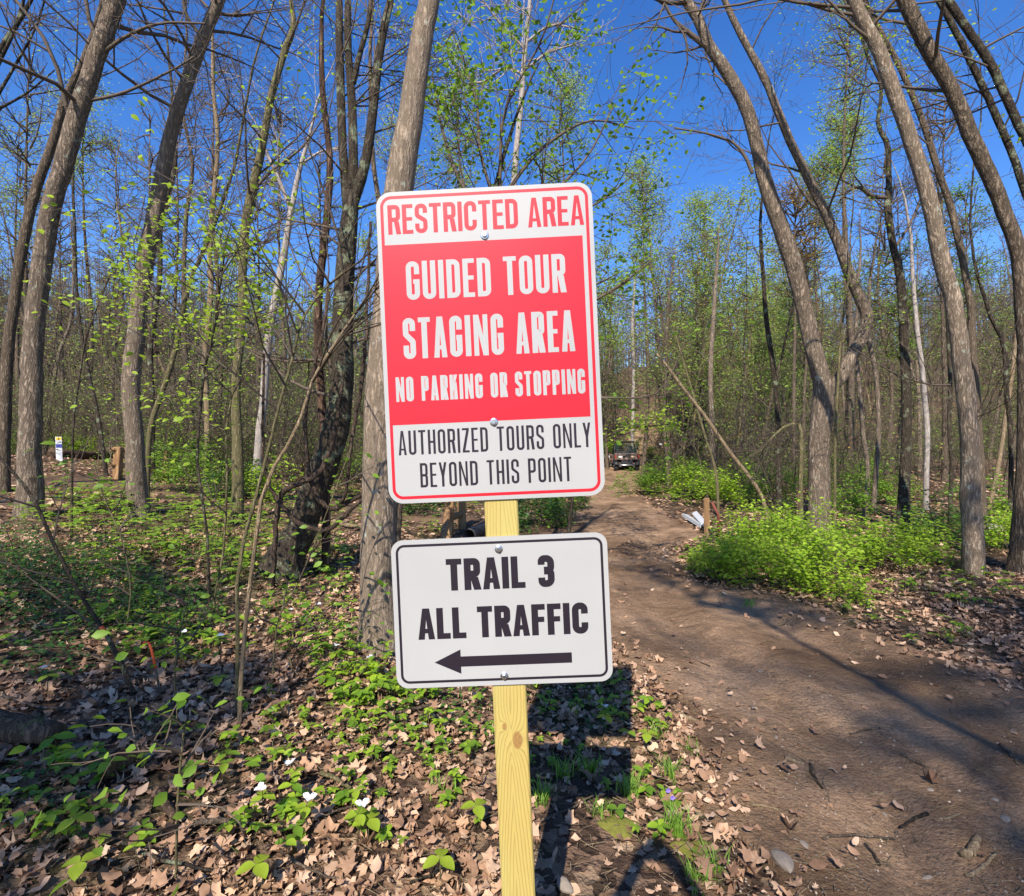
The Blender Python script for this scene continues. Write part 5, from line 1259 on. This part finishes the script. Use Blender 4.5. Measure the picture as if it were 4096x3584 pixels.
def prism(mb, prof, x0, x1, m=0):
    """side profile (y, z) swept across x"""
    n = len(prof); V = np.array([(x0, y, z) for y, z in prof] + [(x1, y, z) for y, z in prof]); i = np.arange(n); j = (i + 1) % n
    mb.add(V, np.stack([i, j, j + n, i + n], 1), m); mb.add(V, [list(range(n))[::-1]], m); mb.add(V, [list(range(n, 2 * n))], m)
def oval(mb, c, rx, rz, y, k=18, m=0, t=.006):
    th = np.arange(k) / k * 2 * pi; A = np.stack([c[0] + rx * np.cos(th), np.full(k, y), c[1] + rz * np.sin(th)], 1); B = A - [0, t, 0]
    i = np.arange(k); j = (i + 1) % k; V = np.concatenate([A, B]); mb.add(V, [list(range(k, 2 * k))], m); mb.add(V, np.stack([i, j, j + k, i + k], 1), m)
def utv():
    p = onground(1254, 944); root = empty("utility_vehicle", p, -math.atan2(.12, 1), "camouflage utility vehicle with black roof parked on the road, left door open", "utility vehicle")
    b = MB()                                             # tub and hood: rear at y=0, nose at y=2.9
    prism(b, [(.15,.48),(2.6,.42),(2.9,.6),(2.9,.95),(2.2,1.12),(1.95,1.0),(1.95,.62),(1.0,.62),(1.0,.85),(.15,.62)], -.70, .70)
    b.build("body", M_camo, root, False, .03)
    b = MB(); prism(b, [(0.02,.74),(.98,.74),(.98,1.12),(.02,1.12)], -.76, -.70); prism(b, [(0.02,.74),(.98,.74),(.98,1.12),(.02,1.12)], .70, .76)
    prism(b, [(.03,.72),(.98,.72),(.98,.76),(.03,.76)], -.70, .70); prism(b, [(.94,.76),(.98,.76),(.98,1.15),(.94,1.15)], -.70, .70); bed = b.build("cargo_bed", M_camo, root, False, .012)
    b = MB(); prism(b, [(-.03,.76),(.02,.76),(.02,1.10),(-.03,1.10)], -.62, .62); tg = b.build("tailgate", M_camo, root, False, .012)
    b = MB(); oval(b, (-.42, .94), .14, .05, -.033); b.build("badge", M_badge, tg, False); b = MB(); oval(b, (.36, .95), .13, .05, -.033); b.build("badge", plain("tan_badge", (.42, .30, .2), .5), tg, False)
    b = MB(); oval(b, (0, 1.0), .17, .09, -.034); b.build("handle", M_blackp, tg, False)
    b = MB(); prism(b, [(-.035,1.10),(.03,1.10),(.03,1.13),(-.035,1.13)], -.74, .74); b.build("bed_rail", M_blackp, root, False)
    for sx in (-1, 1):
        b = MB(); b.box((sx*.69-.032,-.045,.84),(sx*.69+.032,.02,1.05)); b.build("taillight", M_red_l, root, False, .01)
    b = MB(); b.tube([(-.5,-.06,.44),(-.45,-.12,.43),(.45,-.12,.43),(.5,-.06,.44)], .03, 8); b.tube([(-.5,-.06,.44),(-.5,.3,.5)], .028, 8); b.tube([(.5,-.06,.44),(.5,.3,.5)], .028, 8); b.build("bumper", M_zinc, root)
    b = MB(); b.box((-.34,-.02,.42),(.34,.25,.72)); b.tube([(-.55,.2,.33),(.55,.2,.33)], .05, 8); b.tube([(0,-.12,.36),(0,.3,.4)], .035, 8); b.build("rear_axle", M_blackp, root, False)
    for sx in (-1, 1):
        for y in (.42, 2.3):
            b = MB(); k = 24; prof = [(.20,-.12),(.30,-.135),(.335,-.11),(.345,0),(.335,.11),(.30,.135),(.20,.12)]; th = np.arange(k) / k * 2 * pi
            V = np.concatenate([np.stack([np.full(k, x_), r_ * np.cos(th) * (1 + .02 * (np.arange(k) % 2)), r_ * np.sin(th) * (1 + .02 * (np.arange(k) % 2))], 1) for r_, x_ in prof]); i = np.arange(k); j = (i + 1) % k
            b.add(V, np.concatenate([np.stack([a*k+i, a*k+j, (a+1)*k+j, (a+1)*k+i], 1) for a in range(6)]))
            wh = empty("wheel"); wh.parent = root; wh.location = (sx*.64, y, .345); b.build("tyre", M_tyre, wh, False)
            b = MB(); b.tube([(-.10,0,0),(.10,0,0)], .205, 20); b.tube([(-.125,0,0),(.125,0,0)], .06, 10)
            for s_ in range(5): b.tube([(sx*.105,0,0),(sx*.105,.18*cos(s_*1.257),.18*sin(s_*1.257))], .022, 6)
            b.build("rim", M_zinc, wh, False)
            b = MB(); a = np.linspace(.15, pi - .15, 12); o_ = np.stack([np.full(12, 0), .45*np.cos(a), .40*np.sin(a)], 1); V = np.concatenate([o_ + [-.15,0,0], o_ + [.15,0,0]]) + [sx*.64, y, .36]; i = np.arange(11)
            b.add(V, np.stack([i, i+1, i+13, i+12], 1)); fd = b.build("fender", M_blackp, root); md = fd.modifiers.new("solid", 'SOLIDIFY'); md.thickness = .02
    b = MB()                                             # roll cage
    for sx in (-1, 1):
        b.tube([(sx*.70,.98,.75),(sx*.70,1.02,1.2),(sx*.64,1.05,1.88)], .03, 8); b.tube([(sx*.64,1.05,1.88),(sx*.63,2.0,1.86),(sx*.68,2.5,1.1)], .03, 8); b.tube([(sx*.64,2.0,1.86),(sx*.66,1.95,1.0)], .022, 8)
    for y, z in ((1.05,1.88),(2.0,1.86),(1.02,1.22)): b.tube([(-.66,y,z),(.66,y,z)], .03, 8)
    b.build("roll_cage", M_blackp, root)
    b = MB(); prism(b, [(.92,1.88),(1.0,1.93),(2.1,1.95),(2.3,1.88),(2.1,1.87),(1.0,1.87)], -.70, .70); b.build("roof", M_blackp, root, False, .02)
    b = MB(); b.add([(-.62,1.0,1.26),(.62,1.0,1.26),(.58,1.03,1.82),(-.58,1.03,1.82)], [(0,1,2,3)]); b.build("rear_window", M_glass, root, False)
    b = MB(); b.add([(-.62,2.4,1.15),(.62,2.4,1.15),(.58,2.05,1.82),(-.58,2.05,1.82)], [(0,1,2,3)]); b.build("windscreen", M_glass, root, False)
    b = MB(); b.box((-.62,1.0,1.13),(.62,1.04,1.25)); b.build("rear_panel", M_blackp, root, False, .01)
    for sx in (-1, 1):
        b = MB(); b.box((sx*.34-.25,1.15,.86),(sx*.34+.25,1.7,.98)); b.box((sx*.34-.24,1.08,.98),(sx*.34+.24,1.2,1.42)); b.box((sx*.34-.12,1.1,1.42),(sx*.34+.12,1.18,1.62)); b.build("seat", M_seat, root, False, .04)
    b = MB(); th = np.linspace(0, 2*pi, 19); b.tube(np.stack([-.34+.17*np.cos(th), 1.95-.08*np.sin(th), 1.25+.15*np.sin(th)], 1), .016, 6); b.tube([(-.34,1.95,1.25),(-.34,2.2,1.1)], .02, 6); b.build("steering_wheel", M_blackp, root)
    b = MB(); b.box((.74,1.9,1.38),(.92,1.96,1.5)); b.tube([(.66,1.98,1.4),(.8,1.95,1.44)], .012, 6); b.build("mirror", M_blackp, root, False, .01)
    # the left door stands open, hinged at its front edge
    d = empty("door"); d.parent = root; d.location = (-.72, 1.9, 0); d.rotation_euler = (0, 0, radians(-62))
    b = MB(); prism(b, [(-.85,.62),(-.75,.5),(-.08,.5),(0,.62),(0,1.02),(-.2,1.14),(-.85,1.10)], -.025, .025); b.build("door_panel", M_camo, d, False, .012)
    b = MB(); b.box((.026,-.65,.86),(.034,-.28,1.0)); b.build("sticker", M_badge, d, False, .003)
    b = MB(); b.tube([(0,-.02,1.04),(0,-.1,1.78),(0,-.78,1.8),(0,-.84,1.1)], .018, 8); b.build("window_frame", M_blackp, d)
utv()

# ------------------------------------------------------------------ fences, marker, stake, scraps
def rail(b, p, q, r=.05, seed=0):
    rng = np.random.default_rng(seed); t = np.linspace(0, 1, 9)[:, None]; P = np.array(p) + (np.array(q) - p) * t; trunk_mesh(b, P, r * (.75 + .5 * np.sin(np.linspace(.3, pi - .3, 9))), 6, rng, .12)
def wood_post(h, r, seed):
    b = MB(); b.box((-r, -r*.8, -.3), (r, r*.8, h)); return b
def fence(pa, pb, label, h=.82, extra=None):
    a, c = onground(*pa), onground(*pb); root = empty("split_rail_fence", a, 0, label, "fence")
    for k, q in enumerate((a, c)):
        o = wood_post(h, .075, k).build("post", M_cedar, root, False, .015); o.location = q - a; o.rotation_euler = (0, .03 * (1 - 2 * k), .3 * k)
    for k, (z0, z1) in enumerate(((.68, .74), (.36, .28))):
        b = MB(); rail(b, np.array([0, -.02, z0]) - (c - a) * .12, (c - a) * 1.12 + [0, .05, z1], .052, k); b.build("rail", M_cedar, root)
    if extra is not None:
        e = onground(*extra) - a
        b = MB(); rail(b, np.array([0, -.05, .52]), e + [0, 0, .1], .05, 9); b.build("rail", M_cedar, root)
    return root
fence((897, 1078), (924, 1058), "short split rail cedar fence with crossing rails left of the post", .85, (886, 1092))
fence((235, 962), (330, 966), "single holed fence post and rail by the trail at left", .75)
def marker():
    p = onground(119, 922); r = p[1] / F; h = 48 * r; w = 10 * r * .5
    root = empty("trail_marker", p, -.55, "white trail marker post with yellow 3 and blue square", "trail marker"); root.rotation_euler = (0, -.03, .6)
    b = MB(); b.box((-w, -.02, -.2), (w, .02, h)); b.build("post", M_badge, root, False, .006)
    Y = plain("yellow_sticker", (.75, .55, .05)); Bl = plain("blue_sticker", (.05, .06, .32)); Bk = M_black
    b = MB(); b.box((-w*.85,-.0235,h*.86),(w*.85,-.0205,h*.985)); b.build("yellow_sticker", Y, root, False)
    b = MB(); G_, gw = glyph('3', .5, .2)
    for k, (V, Fc) in enumerate(G_):
        P = np.stack([(V[:, 0] - gw/2) * .1 * h, np.full(len(V), -.0245 - .0003 * k), h*.875 + V[:, 1] * .095 * h], 1)
        q = P[Fc[0]][:, [0, 2]]; ar = np.sum(q[:,0]*np.roll(q[:,1],-1) - np.roll(q[:,0],-1)*q[:,1]); b.add(P, Fc[:, ::-1] if ar < 0 else Fc)
    b.build("number", Bk, root, False)
    b = MB(); b.box((-w*.9,-.0235,h*.55),(w*.9,-.0205,h*.70)); b.build("blue_sticker", Bl, root, False)
    for z, s in ((.77, 1), (.47, -1)):
        b = MB(); c = h * z; b.add([(-w*.7*s,-.0235,c-.03*h),(w*.35*s,-.0235,c+.012*h),(w*.2*s,-.0235,c+.03*h),(w*.85*s,-.0235,c+.035*h),(w*.6*s,-.0235,c-.01*h),(w*.48*s,-.0235,c),(-w*.6*s,-.0235,c-.045*h)], [(0,6,5,4,3,2,1) if s > 0 else (0,1,2,3,4,5,6)]); b.build("arrow", Bk, root, False)
marker()
def stake():
    p = onground(1414, 1068); d = p[1]; hgt = 72 / F * d; b = MB(); b.box((-.045, -.03, -.25), (.045, .03, hgt)); o = b.build("wooden_stake", M_cedar, None, False, .008)
    o.location = p; o.rotation_euler = (0, -.02, .3); tag(o, "weathered square wooden stake at the bush edge by the white metal pieces", "stake")
    q = onground(1436, 1074); b = MB(); P = np.array([at(1437, 1030, q[1] - .1), at(1424, 1005, q[1] - .1)]); P = np.vstack([q - [0, 0, .1], P]); b.tube(P - q, .022, 8); o = b.build("rusty_rod", plain("rust_red", (.17, .045, .03), .8), None); o.location = q; tag(o, "rusty red rod leaning beside the wooden stake", "rod")
stake()
M_sheet = plain("painted_sheet_metal", (.46, .47, .48), .45, .0, .5, .12, 6)
def channel(px, py, qx, qy, w, hh, label, roll=0, m=None):
    a, c = onground(px, py), onground(qx, qy); L = np.linalg.norm((c - a)[:2]); root = MB(); t = .012
    prof = [(-w/2, 0), (-w/2, hh), (w/2, hh), (w/2, 0), (w/2 - t, 0), (w/2 - t, hh - t), (-w/2 + t, hh - t), (-w/2 + t, 0)]
    n = 8; V = np.array([(x, 0, z) for x, z in prof] + [(x, L, z) for x, z in prof]); i = np.arange(n); j = (i + 1) % n
    root.add(V, np.stack([i, i + n, j + n, j], 1)); 
    for o_ in (0, n): root.add(V, [(o_, o_+1, o_+6, o_+7), (o_+1, o_+2, o_+5, o_+6), (o_+2, o_+3, o_+4, o_+5)])
    o = root.build("metal_channel", m or M_sheet, None, False, .004); o.location = a + [0, 0, .03]
    o.rotation_euler = (0, roll, math.atan2(c[1] - a[1], c[0] - a[0]) - pi/2); tag(o, label, "scrap metal"); return o
c_ = channel(1406, 1061, 1368, 1043, .12, .07, "white folded metal channel lying on the dirt road's edge", .25); c_.rotation_euler.x = .03
c_ = channel(1411, 1060, 1396, 1047, .11, .07, "shorter grey white metal piece crossed over the folded channel", -.5); c_.location.z += .05; c_.rotation_euler.x = .10
def stump():
    p = onground(1606, 1060); s = p[1] / F; rng = np.random.default_rng(4); k = 18; th = np.arange(k) / k * 2 * pi; V = []
    for z, r in ((-.2, 13), (5, 12.5), (18, 11.5), (34, 10.5), (46, 9.5)): V.append(np.stack([r*s*np.cos(th)*(1+.1*np.sin(3*th)), r*s*np.sin(th)*(1+.1*np.sin(3*th)), np.full(k, z*s)], 1))
    top = 52*s + 22*s*np.maximum(0, np.cos(th - 2.2)) + rng.uniform(-9, 9, k)*s; V.append(np.stack([9*s*np.cos(th), 9*s*np.sin(th), top], 1)); V.append(np.stack([6*s*np.cos(th), 6*s*np.sin(th), top*.9], 1)); V.append(np.stack([4*s*np.cos(th), 4*s*np.sin(th), np.full(k, 26*s)], 1))
    V = np.concatenate(V); i = np.arange(k); j = (i+1) % k; b = MB(); b.add(V, np.concatenate([np.stack([a*k+i, a*k+j, (a+1)*k+j, (a+1)*k+i], 1) for a in range(7)])); b.add(V, [list(range(7*k, 8*k))])
    o = b.build("broken_stump", bark("splintered_wood", (.20, .10, .07), (.52, .33, .26), None, ridge=26, vs=.4), None); o.location = p; tag(o, "splintered pinkish stump at the foot of the forked tree", "stump")
stump()
def pipe():
    p = onground(938, 1082); b = MB(); n = 40; y = np.linspace(0, 1.6, n); r = .11 + .010 * np.sign(np.sin(np.arange(n) * pi / 2 + .4)); k = 20; th = np.arange(k) / k * 2 * pi
    V = np.concatenate([np.stack([np.full(k, 0) + r_*np.cos(th), np.full(k, y_), r_*np.sin(th)], 1) for y_, r_ in zip(y, r)] + [np.stack([.09*np.cos(th), np.full(k, y_), .09*np.sin(th)], 1) for y_ in (0, 1.6)]); i = np.arange(k); j = (i+1) % k
    b.add(V, np.concatenate([np.stack([a*k+i, a*k+j, (a+1)*k+j, (a+1)*k+i], 1) for a in range(n-1)] + [np.stack([i, n*k+i, n*k+j, j], 1), np.stack([n*k+i, (n+1)*k+i, (n+1)*k+j, n*k+j], 1)]))
    o = b.build("culvert_pipe", M_blackp, None); o.location = p + [0, 0, .09]; o.rotation_euler = (0, 0, -.25); tag(o, "black corrugated culvert pipe end beside the split rail fence", "pipe")
pipe()
def gate_post():
    p = onground(1321, 912); b = MB(); h = 22 / F * p[1]; b.box((-.06, -.06, -.3), (.06, .06, h)); b.tube([(0, 0, h * .75), (.9, .2, h * .45)], .04, 8); root = empty("barrier_post", p, 0, "far rusty barrier post with a small white tag at the road top", "post"); b.build("post", plain("rust_brown", (.13, .06, .045), .8), root, False)
    b = MB(); b.box((-.09, -.085, h * .98), (.09, -.065, h * 1.14)); b.build("tag", M_badge, root, False)
gate_post()

# ------------------------------------------------------------------ the photographer, standing behind the lens; only the shadow shows
def person():
    skin = plain("skin", (.50, .30, .22), .55); cloth = plain("dark_shirt", (.05, .06, .08), .85); jean = plain("jeans", (.06, .08, .14), .85); hairm = plain("brown_hair", (.05, .03, .02), .7)
    root = empty("person", (-.02, -.42, float(gz(0, -.4))), 0, "photographer in dark shirt and jeans holding a phone up with both hands", "person")
    pts = [("pelvis",(0,0,.95),.135,None),("belly",(0,0,1.12),.125,0),("chest",(0,.01,1.32),.15,1),("neckb",(0,.0,1.47),.075,2),("neck",(0,.01,1.54),.055,3),("head1",(0,.03,1.62),.085,4),("head2",(0,.03,1.71),.09,5),("head3",(0,.02,1.78),.06,6)]
    V = [p[1] for p in pts]; R = [p[2] for p in pts]; E = [(p[3], i) for i, p in enumerate(pts) if p[3] is not None]
    def chain(start, L):
        k = start
        for c, r in L: V.append(c); R.append(r); E.append((k, len(V) - 1)); k = len(V) - 1
        return k
    for s in (-1, 1):
        chain(0, [((s*.10,0,.86),.095),((s*.11,.01,.50),.06),((s*.11,-.01,.30),.055),((s*.12,0,.09),.04),((s*.13,.08,.04),.042),((s*.14,.17,.035),.034)])
        w = chain(2, [((s*.17,0,1.43),.065),((s*.25,.08,1.62),.048),((s*.24,.22,1.78),.042),((s*.15,.33,1.95),.034),((s*.095,.38,2.03),.027),((s*.075,.395,2.075),.030)])
        for j in range(4): chain(w, [((s*(.055),.40+.008*j,2.075+.018*j),.011),((s*.03,.425,2.082+.018*j),.010),((s*.012,.422,2.085+.018*j),.008)])
        chain(w, [((s*.055,.375,2.10),.012),((s*.035,.375,2.125),.010)])
    me = bpy.data.meshes.new("body"); me.from_pydata(V, E, []); o = link("body", me, root); sk = o.modifiers.new("skin", 'SKIN'); sk.use_smooth_shade = True
    for i, r in enumerate(R): me.skin_vertices[0].data[i].radius = (r, r)
    me.skin_vertices[0].data[0].use_root = True; ss = o.modifiers.new("sub", 'SUBSURF'); ss.levels = 1; ss.render_levels = 1
    t = NT("skin_and_clothes"); z = t.n("SeparateXYZ", {0: t.coords()}).outputs[2]
    c = t.ramp(t.math('DIVIDE', z, 2.2), [(0.0, (.06, .05, .04)), (.035, (.06, .08, .14)), (.445, (.05, .06, .08)), (.685, (.50, .30, .22))], 'CONSTANT'); me.materials.append(t.done(t.princ(c, .7)))
    b = MB(); k = 14; th = np.arange(k) / k * 2 * pi; Vh = np.concatenate([np.stack([r*np.cos(th), .0+r*np.sin(th)*1.05, np.full(k, z_)], 1) for z_, r in ((1.68,.095),(1.74,.102),(1.80,.085),(1.835,.04))]); i = np.arange(k); j = (i+1) % k
    Vh = Vh + [0, -.005, 0]; b.add(Vh, np.concatenate([np.stack([a*k+i, a*k+j, (a+1)*k+j, (a+1)*k+i], 1) for a in range(3)])); b.add(Vh, [list(range(3*k, 4*k))]); b.build("hair", hairm, root)
    b = MB(); b.box((-.04, .40, 2.07), (.04, .409, 2.20)); ph = b.build("phone", M_blackp, None, False, .004); ph.location = root.location; tag(ph, "black phone held up in the photographer's hands", "phone")
person()
